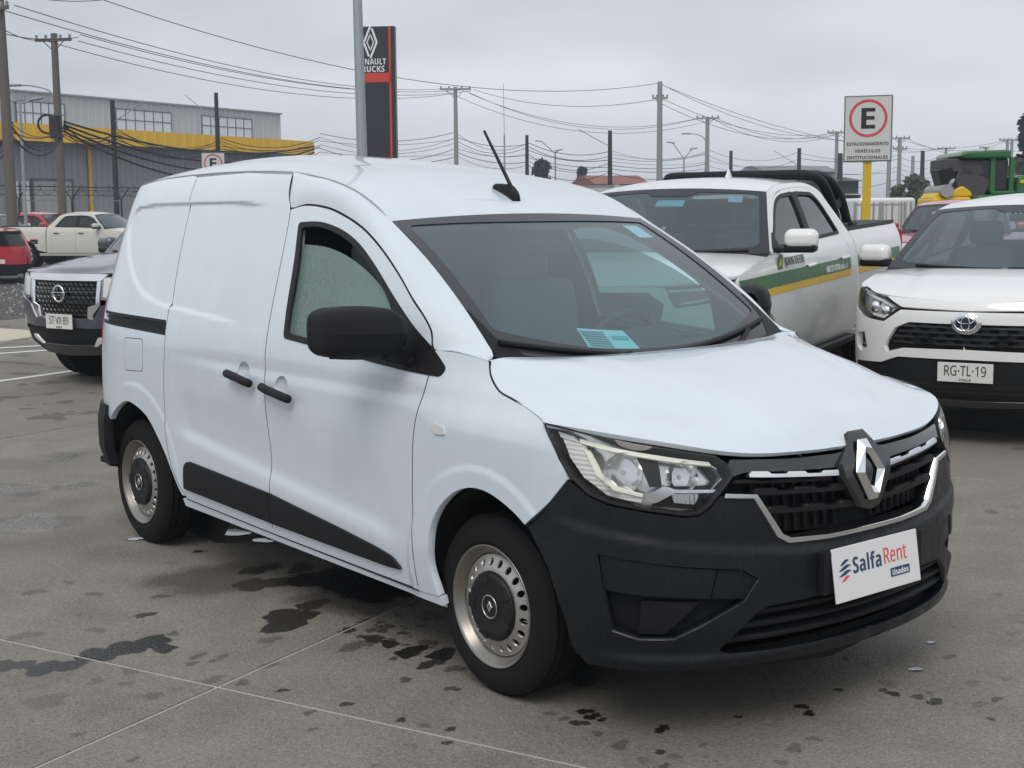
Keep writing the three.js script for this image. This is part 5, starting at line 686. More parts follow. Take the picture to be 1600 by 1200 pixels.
{ const a = foot(880, 75), t = thing('boundary_wall', 'low white boundary wall behind the van roof and striped pick-up', 'wall', [a.x, 0, a.z], Math.atan2(-cF.x, -cF.z) + .12); part('wall_panel', box(14, topY(900, 292, 75), .25, 3, topY(900, 292, 75) / 2, 0), std([.55, .55, .53], .8), t); part('coping', box(14.1, .08, .35, 3, topY(900, 292, 75) + .04, 0), M.concrete, t); for (const x of [-3, 0, 3, 6, 9]) part('pier', box(.3, topY(900, 289, 75), .3, x, topY(900, 289, 75) / 2, .03), std([.5, .5, .48], .8), t); }
{ const a = foot(1386, 32), t = thing('white_trailer', 'white ribbed trailer body behind the sign post', 'trailer', [a.x, 0, a.z], Math.atan2(-cF.x, -cF.z)); const h = topY(1386, 309, 32); part('body', rbox(1.35, h - .5, 4, .08, 0, .5 + (h - .5) / 2, -2), M.white2, t); for (let i = 0; i < 6; i++) part('rib', box(.03, h - .7, .04, -.55 + i * .22, .5 + (h - .5) / 2, .01), M.galv, t); part('chassis', box(1.2, .12, 3.6, 0, .44, -2), M.dark, t); for (const s of [-1, 1]) for (const z of [-.8, -3.0]) part('wheel', at(new THREE.CylinderGeometry(.36, .36, .2, 20), s * .55, .36, z, 0, 0, Math.PI / 2), M.tyre, t); }
{ const a = foot(1375, 27), t = thing('steel_barrier', 'grey steel bar fence in front of the white trailer', 'fence', [a.x, 0, a.z], Math.atan2(-cF.x, -cF.z)); const h = topY(1375, 316, 27); for (let i = 0; i <= 8; i++) part('bar', bar([-.5 + i * .125, .1, 0], [-.5 + i * .125, h, 0], i % 4 ? .010 : .03), M.galv, t); for (const y of [.25, h - .05]) part('rail', box(1.05, .04, .03, 0, y, 0), M.galv, t); }
// forage harvester: green cab, grey spout and intake, yellow header
{
  const D = 30, c = foot(1535, D), t = thing('harvester', 'green harvester with glass cab and grey intake behind the white SUV', 'harvester', [c.x, 0, c.z], Math.atan2(-cF.x, -cF.z)), k = D / 2115, gx = x => (x - 1535) * k, gy = y => topY(1535, y, D), gn = phys([.012, .13, .03], .35, 0, { clearcoat: .6 }), dg = std([.06, .058, .062], .6), yl = std([.75, .48, .01], .45);
  const B = (x0, x1, y0, y1, z, d, r = .03) => rbox((x1 - x0) * k, gy(y0) - gy(y1), d, r, gx((x0 + x1) / 2), (gy(y0) + gy(y1)) / 2, z);
  part('cab_roof', at(ext(rpoly([[gx(1478), gy(246)], [gx(1484), gy(239)], [gx(1545), gy(237)], [gx(1556), gy(238)], [gx(1556), gy(250)], [gx(1486), gy(250)]], .04), 1.7, [], .05, 2), 0, 0, -.9), gn, t);
  for (const [x, z] of [[1527, .7], [1527, -.8], [1556, .7], [1556, -.8]]) part('cab_pillar', B(x, x + 8, 248, 302, z, .1), gn, t);
  part('cab_glass', B(1500, 1556, 250, 300, 0, 1.35, .05), M.tint, t); part('cab_seat', rbox(.5, .8, .5, .1, gx(1540), gy(285), -.1), M.seat, t); part('cab_floor', B(1528, 1566, 299, 305, 0, 1.6), gn, t);
  part('engine_body', B(1565, 1640, 276, 318, -.2, 2.2, .08), gn, t); part('lower_body', B(1500, 1640, 305, 345, 0, 2.2, .08), gn, t); part('decal', B(1568, 1575, 283, 288, .92, .02, .005), yl, t);
  part('intake_box', B(1457, 1481, 250, 270, .2, 1.0), dg, t); part('intake_box', B(1478, 1518, 252, 276, 0, 1.4), dg, t); part('chute', rbox(.75, .5, .8, .04, gx(1500), gy(288), .3, 0, 0, -.5), dg, t); part('chute', rbox(.35, .6, .6, .04, gx(1466), gy(283), .4, 0, 0, .3), M.black, t); part('arm_tube', tube([[gx(1462), gy(300), .6], [gx(1470), gy(285), .7], [gx(1480), gy(276), .5]], .05), M.galv, t);
  part('roller', at(new THREE.CylinderGeometry(.14, .14, 1.2, 20), gx(1459), gy(299), .3, Math.PI / 2), M.galv, t);
  part('header', at(ext(rpoly([[gx(1468), gy(308)], [gx(1474), gy(296)], [gx(1486), gy(291)], [gx(1499), gy(300)], [gx(1502), gy(308)]], .05), .9, [], .04, 2), 0, 0, -.2), yl, t); part('header', at(ext(rpoly([[gx(1440), gy(310)], [gx(1447), gy(301)], [gx(1460), gy(303)], [gx(1464), gy(310)]], .04), .9, [], .03, 2), 0, 0, -.2), yl, t); for (const [a, b, c2, d2] of [[1464, 272, 1460, 296], [1470, 274, 1478, 300], [1490, 276, 1478, 292], [1508, 276, 1514, 302], [1486, 278, 1508, 300]]) part('strut', bar([gx(a), gy(b), .55], [gx(c2), gy(d2), .6], .06), dg, t); part('header_wing', B(1440, 1500, 308, 330, .2, 1.2, .08), yl, t);
  part('mirror_arm', tube([[gx(1567), gy(245), .7], [gx(1578), gy(250), .9], [gx(1588), gy(276), .9]], .03), M.black, t); part('wing_mirror', B(1576, 1584, 249, 262, .95, .08), M.liner, t); part('beacon', at(new THREE.CylinderGeometry(.06, .07, .14, 12), gx(1546), gy(233), 0), M.white2, t);
  for (const [x, r] of [[1530, .8], [1625, .6]]) for (const s of [-1, 1]) part('wheel', at(lathe([[r * .5, -.3], [r * .95, -.3], [r, -.2], [r, .2], [r * .95, .3], [r * .5, .3]], 28), gx(x), r, s * 1.1, Math.PI / 2), M.tyre, t);
}

// ================================================================ the other vehicles
function alloy(parent, x, y, z, sgn, R, w, rr, mat, name = 'wheel') {
  const g = new THREE.Group(); g.name = name; g.position.set(x, y, z); if (sgn < 0) g.rotation.y = Math.PI; parent.add(g); const h = w / 2;
  part('tyre', at(lathe([[rr, -h + .01], [R - .05, -h], [R - .015, -h + .015], [R, -h + .04], [R, -.03], [R - .008, -.02], [R - .008, .02], [R, .03], [R, h - .04], [R - .015, h - .015], [R - .05, h], [rr + .005, h - .01], [rr - .01, h - .02]], 40), 0, 0, 0, Math.PI / 2), M.tyre, g);
  const sp = []; for (let i = 0; i < 6; i++) sp.push(at(ext([[-.035, .04], [.035, .04], [.055, rr - .012], [-.055, rr - .012]], .03, [], .004), 0, 0, h - .055, 0, 0, i * Math.PI / 3));
  part('rim', join([at(lathe([[rr - .03, -h + .02], [rr - .03, h - .04], [rr - .012, h - .02], [rr + .004, h - .006], [rr + .006, h - .012]], 40), 0, 0, 0, Math.PI / 2), at(new THREE.CylinderGeometry(.075, .08, .05, 24), 0, 0, h - .03, Math.PI / 2), ...sp]), mat, g);
  part('brake_disc', at(new THREE.CylinderGeometry(rr - .04, rr - .04, .02, 24), 0, 0, -.01, Math.PI / 2), M.dark, g);
}
const arch = (a, y0, n = 14) => { const o = [], s = Math.asin(Math.max(-1, (y0 - a.y) / a.r)); for (let i = 0; i <= n; i++) { const t = Math.PI - s - (Math.PI - 2 * s) * i / n; o.push([a.x + a.r * Math.cos(t), a.y + a.r * Math.sin(t)]); } return o; };
const PICK = { ys: [.35, .45, .6, .8, .95, 1.1, 1.2, 1.3, 1.5, 1.66, 1.73, 1.78], zs: [.90, .935, .955, .965, .96, .95, .93, .885, .81, .74, .69, .62], fy: [.35, .5, .8, 1.0, 1.1, 1.16], fx: [.86, .93, .96, .945, .925, .88], N: 6, x0: -.2, xr: -4.3, r0: -3.5, Nr: 9,
  y0: .47, F: { x: 0, y: .42, r: .47 }, R: { x: -3.23, y: .42, r: .46 }, d1: -.42, d2: -1.38, d3: -2.10, xs: .42, yl: .93, hs: [[-.42, 1.235], [.0, 1.20], [.36, 1.14]], Ab: [-.36, 1.25], At: [-.80, 1.685],
  top: [[-.42, 1.25], [-.64, 1.46], [-.80, 1.60], [-1.0, 1.675], [-1.38, 1.705], [-1.85, 1.69], [-2.0, 1.62], [-2.10, 1.48], [-2.28, 1.2]],
  win1: [[-.475, 1.275, .02], [-.64, 1.42, .2], [-.79, 1.555, .1], [-.91, 1.622, .1], [-1.06, 1.652, .05], [-1.33, 1.665, .02], [-1.33, 1.30, .02], [-.9, 1.285, .2]], win2: [[-1.42, 1.30, .02], [-1.42, 1.665, .02], [-1.82, 1.65, .06], [-1.93, 1.58, .06], [-2.16, 1.315, .03], [-1.7, 1.305, .2]],
  roof: [[-.80, 1.69, 1.725], [-1.1, 1.735, 1.785], [-1.5, 1.745, 1.80], [-1.85, 1.735, 1.79], [-2.05, 1.67, 1.73], [-2.12, 1.60, 1.66]], cab: [[-1.85, 1.735], [-2.05, 1.67], [-2.16, 1.56], [-2.44, 1.31], [-2.46, .47]], hood: { c: [-.2, 1.27], f: .5, yf: 1.10 }, bed: 1.315, tail: -4.22 };
const SUV = { ys: [.28, .4, .55, .75, .9, 1.0, 1.1, 1.2, 1.4, 1.55, 1.62, 1.67], zs: [.87, .905, .92, .925, .92, .91, .89, .85, .76, .68, .63, .55], fy: [.22, .4, .6, .75, .87, .95, 1.02], fx: [.86, .91, .92, .915, .905, .88, .83], N: 5, x0: -.25, xr: -3.62, r0: -2.7, Nr: 6,
  y0: .33, F: { x: 0, y: .37, r: .42 }, R: { x: -2.69, y: .37, r: .42 }, d1: -.42, d2: -1.38, d3: -2.32, xs: .39, yl: .85, hs: [[-.40, 1.125], [.0, 1.10], [.33, 1.06]], Ab: [-.33, 1.135], At: [-.98, 1.56],
  top: [[-.42, 1.14], [-.80, 1.37], [-1.02, 1.495], [-1.17, 1.545], [-1.38, 1.575], [-2.0, 1.56], [-2.32, 1.50], [-2.4, 1.2]],
  win1: [[-.54, 1.155, .02], [-.88, 1.37, .2], [-1.08, 1.485, .1], [-1.33, 1.54, .02], [-1.33, 1.17, .02]], win2: [[-1.42, 1.17, .02], [-1.42, 1.54, .02], [-2.0, 1.525, .1], [-2.25, 1.46, .04], [-2.30, 1.22, .03]],
  roof: [[-.98, 1.565, 1.595], [-1.25, 1.605, 1.65], [-1.7, 1.62, 1.685], [-2.3, 1.605, 1.675], [-2.9, 1.57, 1.64], [-3.3, 1.52, 1.58]], hood: { c: [-.15, 1.15], f: .5, yf: .985 }, suv: 1 };
function makeCar(T, o) {
  const t = thing(o.name, o.label, o.category, o.pos, o.turn, o.group); t.rotation.order = 'YXZ'; t.rotation.z = o.pitch || 0; t.scale.setScalar(o.s || 1);
  const sh = Shell(T), C2 = o.cell || .05, paint = o.paint, add = (n, g, m) => part(n, g, m, t), lr = (n, g, m) => { add(n, g, m); add(n, mirrorZ(g), m); };
  const G = inset, g0 = o.gap || .0035, aF = arch(T.F, T.y0), aR = arch(T.R, T.y0), topC = cr(T.top.map(q => [q[0], q[1]]), 4).map(q => [q[0], q[1]]);
  const tf = topC.filter(q => q[0] > T.d2), tr = topC.filter(q => q[0] <= T.d2);
  const hs = T.hs, fx1 = aF[aF.length - 1];
  const aFf = aF.filter(q => q[0] <= T.xs + .001 || q[1] < T.y0);
  const lampX = T.xs + .02;
  // fender, doors, pillar strip, quarter or bed
  const splitY = aFf[aFf.length - 1][1];
  lr('fender', panel(G([[T.d1, T.y0], ...aFf, [T.xs, T.yl], [T.xs - .04, T.hs[2][1] - .03], ...rev(hs), [T.d1, T.Ab[1] - .005]], g0), [], sh.side, C2, C2, .03), paint);
  lr('front_door', panel(G([[T.d1, T.y0], [T.d1, T.top[0][1]], ...tf.slice(1), [T.d2, tf[tf.length - 1][1]], [T.d2, T.y0]], g0), [rpoly(T.win1)], sh.side, C2, C2, .03), paint);
  const rd = [[T.d2, T.y0], [T.d2, tr[0][1]], ...tr.slice(1)]; const aRl = aR.filter(q => q[0] < T.R.x + T.R.r + .01);
  const cutR = rev(aR).filter(q => q[0] > T.d3 - .02);
  const rearDoor = T.suv ? [...rd, ...(() => { const l = tr[tr.length - 1]; return [[l[0], .80], ...rev(aR.filter(q => q[0] > l[0] && q[0] < 0)).slice(0).sort((a, b) => a[0] - b[0])]; })(), [T.d2, T.y0]] : [...rd, [T.top[T.top.length - 1][0], T.y0], [T.d2, T.y0]];
  lr('rear_door', panel(G(rearDoor, g0), [rpoly(T.win2)], sh.side, C2, C2, .03), paint);
  for (const w of [T.win1, T.win2]) { const P = rpoly(w); lr('window_trim', panel(G(P, -.012), [G(P, .016)], sh.side, C2, C2, .012, .003), M.black); lr('side_window', panel(G(P, .004), [], sh.side, .12, .12, 0, -.012), o.tint || M.tint); }
  lr('door_pillar', panel(rpoly([[T.d2 - .045, T.win2[0][1] - .005, .004], [T.d2 + .055, T.win1[T.win1.length - 2][1] - .005, .004], [T.d2 + .055, T.win1[5] ? T.win1[T.win1.length - 3][1] + .006 : 1.5, .004], [T.d2 - .045, T.win2[1][1] + .006, .004]], .004), [], sh.side, C2, C2, .01, .005), M.black);
  const roofE = T.roof.map(r => [r[0], r[1]]);
  if (T.suv) {
    const q = [[...tr[tr.length - 1]], [tr[tr.length - 1][0], .80], ...aR.filter(p => p[0] < tr[tr.length - 1][0] + .001 ).reverse(), [-3.25, T.y0 + .02], [-3.38, .6], [-3.42, 1.0], [-3.35, 1.3], [-3.28, 1.5], ...rev(roofE).filter(p => p[0] < -1.0), T.At, T.Ab, ...topC.slice(0, -1)];
    const qw = rpoly([[-2.46, 1.25, .03], [-2.42, 1.46, .03], [-2.95, 1.44, .1], [-3.16, 1.32, .04], [-3.0, 1.27, .1]]);
    lr('quarter_panel', panel(q, [qw], sh.side, C2, C2, .03), paint); lr('side_window', panel(G(qw, -.004), [], sh.side, .12, .12, 0, -.01), M.tint);
  } else {
    lr('pillar_panel', panel(G([T.Ab, T.At, ...roofE.filter(p => p[0] < T.At[0] && p[0] >= T.cab[0][0]), ...T.cab, [T.top[T.top.length - 1][0], T.y0], ...rev(topC)], .002), [], sh.side, C2, C2, .03), paint);
    const bx = T.cab[T.cab.length - 1][0] - .03; const bed = [[bx, T.y0 + .04], [bx, T.bed], [T.tail, T.bed], [T.tail - .02, T.bed - .06], [T.tail, .72], [T.R.x - T.R.r, .6], ...aR.filter(q => q[1] > .6)];
    lr('bed_side', panel([[bx, T.y0 + .03], ...rev(aR).filter(q => q[1] > T.y0 + .03), [T.R.x - T.R.r - .01, .60], [T.tail, .68], [T.tail - .01, T.bed - .05], [T.tail, T.bed], [bx, T.bed]], [], sh.side, C2, C2, .06), paint);
    add('bed_cover', box(bx - T.tail, .03, 1.62, (bx + T.tail) / 2, T.bed + .01, 0), M.black);
    add('bed_wall', join([box(.04, .8, 1.6, bx - .02, .92, 0), box(bx - T.tail, .05, 1.6, (bx + T.tail) / 2, .62, 0)]), M.dark);
    add('tailgate', rbox(.06, .58, 1.5, .02, T.tail - .02, 1.02, 0), paint); add('rear_bumper', rbox(.16, .2, 1.7, .03, T.tail - .08, .62, 0), o.bumper || M.black);
    lr('tail_lamp', rbox(.06, .42, .14, .02, T.tail - .015, 1.05, .82), M.redLamp);
    add('rear_window', rbox(.02, .34, 1.2, .01, -2.2, 1.45, 0, 0, 0, -.35), M.tint);
    add('cab_back', box(.05, .8, 1.5, bx + .1, .95, 0), paint);
  }
  lr('sill', panel([[T.R.x + T.R.r + .02, T.y0 - .01], [T.F.x - T.F.r - .02, T.y0 - .01], [T.F.x - T.F.r - .02, T.y0 - .09], [T.R.x + T.R.r + .02, T.y0 - .09]], [], sh.side, .2, .05, .03, -.01), T.suv ? M.plastic : paint);
  // roof, windscreen, bonnet
  const rows = T.roof.map(r => { const z = sh.zAt(r[0], r[1]), o2 = []; for (let k = -5; k <= 5; k++) { const u = k / 5; o2.push([r[0] + .06 * (1 - u * u), lerp(r[1], r[2], 1 - Math.abs(u) ** 2.2), z * u]); } return o2; });
  add('roof', sheet(net(rows, 2, 4), true, .02), paint);
  const zb = sh.zAt(...T.Ab), zt = sh.zAt(...T.At), Wd = (u, v, o2 = 0) => { const s = u * u, b = .02 * 4 * v * (1 - v) + o2; return [lerp(lerp(T.Ab[0] + .22, T.Ab[0], s), lerp(T.At[0] + .07, T.At[0], s), v) + b * .6, lerp(lerp(T.Ab[1] - .02, T.Ab[1], s), lerp(T.At[1] + .035, T.At[1], s), v) + b * .8, lerp(zb, zt, v) * u]; }; Wd.sgn = -1; Wd.sx = .75;
  add('windscreen', panel([[-1, 0], [1, 0], [1, 1], [-1, 1]], [], Wd, .1, .1, 0), o.wind || M.glass2);
  add('windscreen_border', ring([[-1, 0], [1, 0], [1, 1], [-1, 1]], rpoly([[-.93, .10], [0, .05, .3], [.93, .10], [.93, .93], [.3, .945, .05], [.2, .87, .05], [-.2, .87, .05], [-.3, .945, .05], [-.93, .93]], .08), Wd, .004, 4), M.frit);
  const wl = (u0, v0, u1, v1) => { const p = []; for (let k = 0; k <= 6; k++) p.push(Wd(lerp(u0, u1, k / 6), lerp(v0, v1, k / 6), .012)); return tube(p, .009, 12, 5); };
  add('wiper', join([wl(-.85, .04, -.05, .05)]), M.black); add('wiper', join([wl(.0, .04, .75, .05)]), M.black);
  const c0 = T.hood.c, yf = T.hood.yf, e = cr(hs.map(q => sh.side(...q)), 4), nE = 5, hr = [];
  for (let i = 0; i < nE; i++) { const s = i / (nE - 1), k = Math.round(s * (e.length - 1)), E = e[k], fc = sh.front(0, yf), cx = lerp(c0[0], fc[0] - .10, s), cy = c0[1] - (c0[1] - yf - .045) * s ** 1.7, r = []; for (let q = 0; q <= 4; q++) { const u = q / 4, w = 1 - u ** 2.3, ang = u; r.push([lerp(cx, E[0], u ** 2.2), lerp(E[1], cy, w), E[2] * u]); } hr.push(r); }
  const ph = [0, 16, 33, 52, 70].map((a, q) => sh.front(a, lerp(yf, T.hs[2][1] - .012, (q / 4) ** 2))); hr.push(ph);
  const half = net(hr, 4, 5), full = [...half.slice(1).reverse().map(c => c.map(p => [p[0], p[1], -p[2]])), ...half];
  full.forEach(c => c.forEach((p, j) => { const u = Math.abs(p[2]), k = j / (c.length - 1); p[1] += .014 * sst(.58 - .15 * k, .50 - .15 * k, u) * sst(0, .2, k) * sst(1, .75, k); }));
  add('bonnet', sheet(full, false, .015), paint);
  add('cowl', sheet([-1, -.5, 0, .5, 1].map(u => { const p = Wd(u, 0); return [[p[0] - .02, p[1] + .012, p[2]], [p[0] + .14, p[1] - .05, p[2]]]; }), false), M.black);
  // inside and below
  const In = new THREE.Group(); In.name = 'interior'; t.add(In);
  part('dashboard', sheet([-1, -.5, 0, .5, 1].map(u => { const p = Wd(u * .96, .03); return [[p[0] - .02, p[1] - .03, p[2]], [p[0] - .35, p[1] - .02, p[2]], [p[0] - .45, p[1] - .3, p[2]]]; }), true), M.dash, In);
  for (const z of [-.37, .37]) { part('seat_back', rbox(.14, .62, .48, .06, T.d2 + .15, T.Ab[1] - .18, z, 0, 0, .2), M.seat, In); part('headrest', rbox(.1, .18, .26, .04, T.d2 + .02, T.Ab[1] + .24, z, 0, 0, .15), M.seat, In); }
  part('steering_wheel', at(new THREE.TorusGeometry(.18, .016, 8, 32), T.d1 - .28, T.Ab[1] - .08, -.37, 0, Math.PI / 2, .4), M.dash, In);
  part('rear_seat', rbox(.16, .7, 1.3, .06, T.d3 + .1, T.Ab[1] - .2, 0, 0, 0, .2), M.seat, In);
  part('floor', box(2.1, .05, 1.5, -1.35, T.y0 + .05, 0), M.dark, In); part('rear_view_mirror', rbox(.03, .06, .22, .01, T.At[0] + .1, T.At[1] - .06, 0), M.black, In);
  const ub = []; for (const a of [T.F, T.R]) for (const s of [-1, 1]) { ub.push(at(new THREE.CylinderGeometry(a.r - .01, a.r - .01, .34, 20, 1, true, Math.PI / 2, Math.PI), a.x, a.y, s * .74, Math.PI / 2)); ub.push(at(new THREE.CircleGeometry(a.r - .01, 20), a.x, a.y, s * .55)); } ub.push(box(3.9, .12, 1.0, -1.5, T.y0 - .02, 0), box(.6, .06, 1.1, .4, T.y0 - .05, 0));
  for (const s of [-1, 1]) ub.push(box(1.9, .1, .5, -1.5, T.y0, s * .6));
  add('underbody', ub, M.dark);
  const D0 = panel([[T.d1, T.y0 + .05], [T.d1, T.Ab[1] - .05], [T.d3, T.Ab[1] - .05], [T.d3, T.y0 + .05]], [], sh.side, .2, .1, 0, -.035); add('inner_body', [D0, mirrorZ(D0)], M.dark);
  for (const a of [T.F, T.R]) for (const s of [1, -1]) alloy(t, a.x, o.R || .36, s * (T.P || .80), s, o.R || .36, .24, o.rr || .22, o.rim || M.satin);
  // wing mirrors
  for (const s of [1, -1]) { const mk = q => s > 0 ? q : mirrorZ(q), z = sh.zAt(T.d1 - .12, T.Ab[1]), g = new THREE.Group(); g.name = 'wing_mirror'; t.add(g); const x = T.d1 - .14, y = T.Ab[1] + .075; part('mirror_shell', mk(rbox(.15, .15, .25, .062, x, y + .02, z + .17, 0, -.12, 0)), paint, g); part('mirror_base', mk(join([rbox(.14, .07, .235, .03, x - .004, y - .045, z + .165, 0, -.12, 0), rbox(.1, .04, .16, .015, x + .02, y - .06, z + .05)])), M.black, g); part('mirror_glass', mk(rbox(.01, .12, .2, .004, x - .075, y + .005, z + .17)), M.mirrorG, g); }
  lr('door_handle', join([[T.d2 + .10, T.d2 + .30], [T.d3 - .02 + (T.suv ? .1 : -.06), T.d3 + .18 + (T.suv ? .1 : -.06)]].map(([a, b]) => tube([sh.side(a, T.Ab[1] - .135, .01), sh.side((a + b) / 2, T.Ab[1] - .14, .035), sh.side(b, T.Ab[1] - .145, .01)], .014, 10, 6))), o.handle || paint);
  return { t, sh, add, lr, C2, Wd, zy: p => p.map(q => [Math.asin(Math.max(-1, Math.min(.9999, q[0] / sh.P(q[1])))) * 180 / Math.PI, q[1], (q[2] ?? .02) ]) };
}
M.glass2 = new THREE.MeshPhysicalMaterial({ color: new THREE.Color().setRGB(.44, .58, .64), roughness: .02, transmission: .88, thickness: 0, ior: 1.6 });
const fp = (K, pts, cells = 1.5, thick = .03, off = 0, holes = []) => panel(K.zy(pts).map(q => [q[0], q[1]]), holes.map(h => K.zy(h).map(q => [q[0], q[1]])), K.sh.front, cells, .03, thick, off);
const sym = p => [...p, ...p.slice().reverse().map(q => [-q[0], q[1]])];
function plateText(parent, txt, x, y, z, w = .36, h = .13, tilt = 0) { const g = new THREE.Group(); g.name = 'number_plate'; g.position.set(x, y, z); g.rotation.set(0, Math.PI / 2, 0); parent.add(g); part('plate_board', rbox(w, h, .006, .002), std([.72, .72, .70], .4), g); part('lettering', at(text(txt, h * .52, 'sans_regular', .002, w * .88 / (txt.length * h * .40)), 0, .012, .0032), std([.02, .02, .025], .5), g); part('lettering', at(text('CHILE', h * .12, 'sans_bold', .002, 1.3), 0, -h * .38, .0032), std([.1, .1, .1], .5), g); return g; }

// white pick-up with the green and yellow stripe
{
  const K = makeCar(PICK, { name: 'striped_pickup', label: 'white pick-up with green and yellow side stripe and black roll bar', category: 'pick-up', pos: [-4.01, .0, -3.74], turn: -68.9 * Math.PI / 180, pitch: -1.87 * Math.PI / 180, s: 1.028, paint: M.white2, cell: .035 });
  const { t, sh, add, lr } = K, green = std([.045, .16, .055], .3), yel = std([.80, .50, .02], .35), strp = (n, y0, y1, x1, m) => { for (const [a, b] of [[.36, -.415], [-.425, -1.375], [-1.385, -2.27], [-2.5, -3.9]]) lr(n, panel([[b, y0], [b, y1], [a + (a > 0 ? 0 : 0), y1], [a, y0]], [], sh.side, .06, .05, .004, .004), m); };
  strp('green_stripe', 1.005, 1.105, 0, green); strp('yellow_stripe', .952, 1.003, 0, yel);
  const letter = (s, size, x, y, m, sx = 1) => { const g = norm(text(s, size, sx < 1 && size > .055 ? 'sans_regular' : 'sans_bold', .003, sx)); const p = g.attributes.position; for (let i = 0; i < p.count; i++) { const X = x - p.getX(i), Y = y + p.getY(i), q = sh.side(X, Y, .006 + p.getZ(i)); p.setXYZ(i, q[0], q[1], -q[2]); } g.computeVertexNormals(); return g; };
  add('lettering', letter('JOHN DEERE', .060, -.82, 1.165, null, .99), std([.09, .09, .09], .5));
  add('lettering', letter('600 331 0330-salfa.cl', .05, -1.86, 1.045, null, .85), std([.8, .8, .8], .5));
  add('logo', at(ext(rpoly([[-.05, -.065], [.05, -.065], [.055, .06], [0, .075], [-.055, .06]], .02), .003), -.48, 1.165, -sh.zAt(-.48, 1.165) - .008), green);
  add('logo', at(ext([[-.03, -.04], [.0, -.01], [.035, -.02], [.01, .02], [.03, .05], [-.005, .03], [-.035, .02], [-.015, 0]], .003), -.48, 1.165, -sh.zAt(-.48, 1.165) - .012), yel);
  // roll bar over the bed
  for (const s of [1, -1]) for (const [dx, dz] of [[0, 0], [.30, .0]]) add('roll_bar', tube([[-2.62 - dx, 1.33, s * .74], [-2.42 - dx, 1.60, s * .72], [-2.22 - dx * .75, 1.765, s * .68], [-2.04 - dx * .5, 1.80, s * .60], [-2.02 - dx * .5, 1.805, s * .3], [-2.02 - dx * .5, 1.807, 0]], .042, 40, 10), M.plastic);
  for (const s of [1, -1]) { add('roll_bar_foot', rbox(.16, .06, .1, .015, -2.68, 1.345, s * .74), M.black); add('roll_bar_foot', rbox(.14, .06, .1, .015, -2.96, 1.345, s * .74), M.black); add('roll_bar_brace', box(.30, .09, .03, -2.68, 1.56, s * .725, 0, 0, -.3), M.black); }
  add('roof_antenna', at(new THREE.ConeGeometry(.06, .09, 12), -1.9, 1.83, 0, 0, 0, 0, [1.3, 1, .5]), M.white2);
  lr('sail_trim', panel(rpoly([[-.425, 1.245, .01], [-.56, 1.40, .02], [-.62, 1.27, .01]], .01), [], sh.side, .05, .05, .012, .006), M.black);
  lr('side_step', rbox(1.9, .06, .16, .02, -1.35, .42, .92), M.black);
  // front end
  const gr = [[0, 1.06], [.50, 1.06], [.60, .98], [.56, .72], [0, .70]], hl = [[.60, 1.085], [.87, 1.10], [.88, 1.0], [.66, .965]];
  add('front_bumper', fp(K, sym([[0, .38], [.75, .40], [.898, .47], [.934, .84], [.925, .95], [.87, .98], [.66, .955], [.60, .70], [0, .68]])), M.white2);
  add('grille_surround', fp(K, sym([[0, 1.10], [.60, 1.09], [.66, .965], [.60, .71], [0, .69]]), 1.5, .03, -.004, [sym(gr)]), M.white2);
  add('grille_cavity', fp(K, sym(gr), 3, 0, -.06), M.dark); for (let i = 0; i < 5; i++) add('grille_bar', fp(K, sym([[0, .76 + i * .06], [.53, .765 + i * .06], [.53, .785 + i * .06], [0, .78 + i * .06]]), 3, .03, -.012), M.black);
  for (const s of [1, -1]) { const F = p => s > 0 ? p : p.map(q => [-q[0], q[1]]).reverse(); add('headlight', fp(K, F(hl), 1, .03, -.02), std([.10, .105, .11], .2, .5)); add('light_blade', fp(K, F([[.62, 1.075], [.86, 1.088], [.86, 1.07], [.63, 1.06]]), 1, .02, -.006), M.lensW); add('light_blade', fp(K, F([[.70, .99], [.86, 1.015], [.86, 1.0], [.69, .975]]), 1, .02, -.006), M.lensW); add('lower_intake', fp(K, F([[.62, .66], [.84, .70], [.84, .56], [.66, .52]]), 1, 0, .003), M.dark); }
  add('lower_intake', fp(K, sym([[0, .62], [.55, .62], [.5, .46], [0, .46]]), 2, 0, .004), M.dark);
  add('inspection_sticker', panel([[.62, .80], [.76, .80], [.76, .93], [.62, .93]].map(q => [-q[0], q[1]]), [], K.Wd, .2, .2, 0, -.006), std([.7, .74, .78], .6));
  add('paper_sheet', panel([[-.2, .72], [.10, .72], [.10, .82], [-.2, .82]].map(q => [q[0] + .02, q[1]]), [], K.Wd, .2, .2, 0, -.006), std([.35, .72, .74], .6));
}
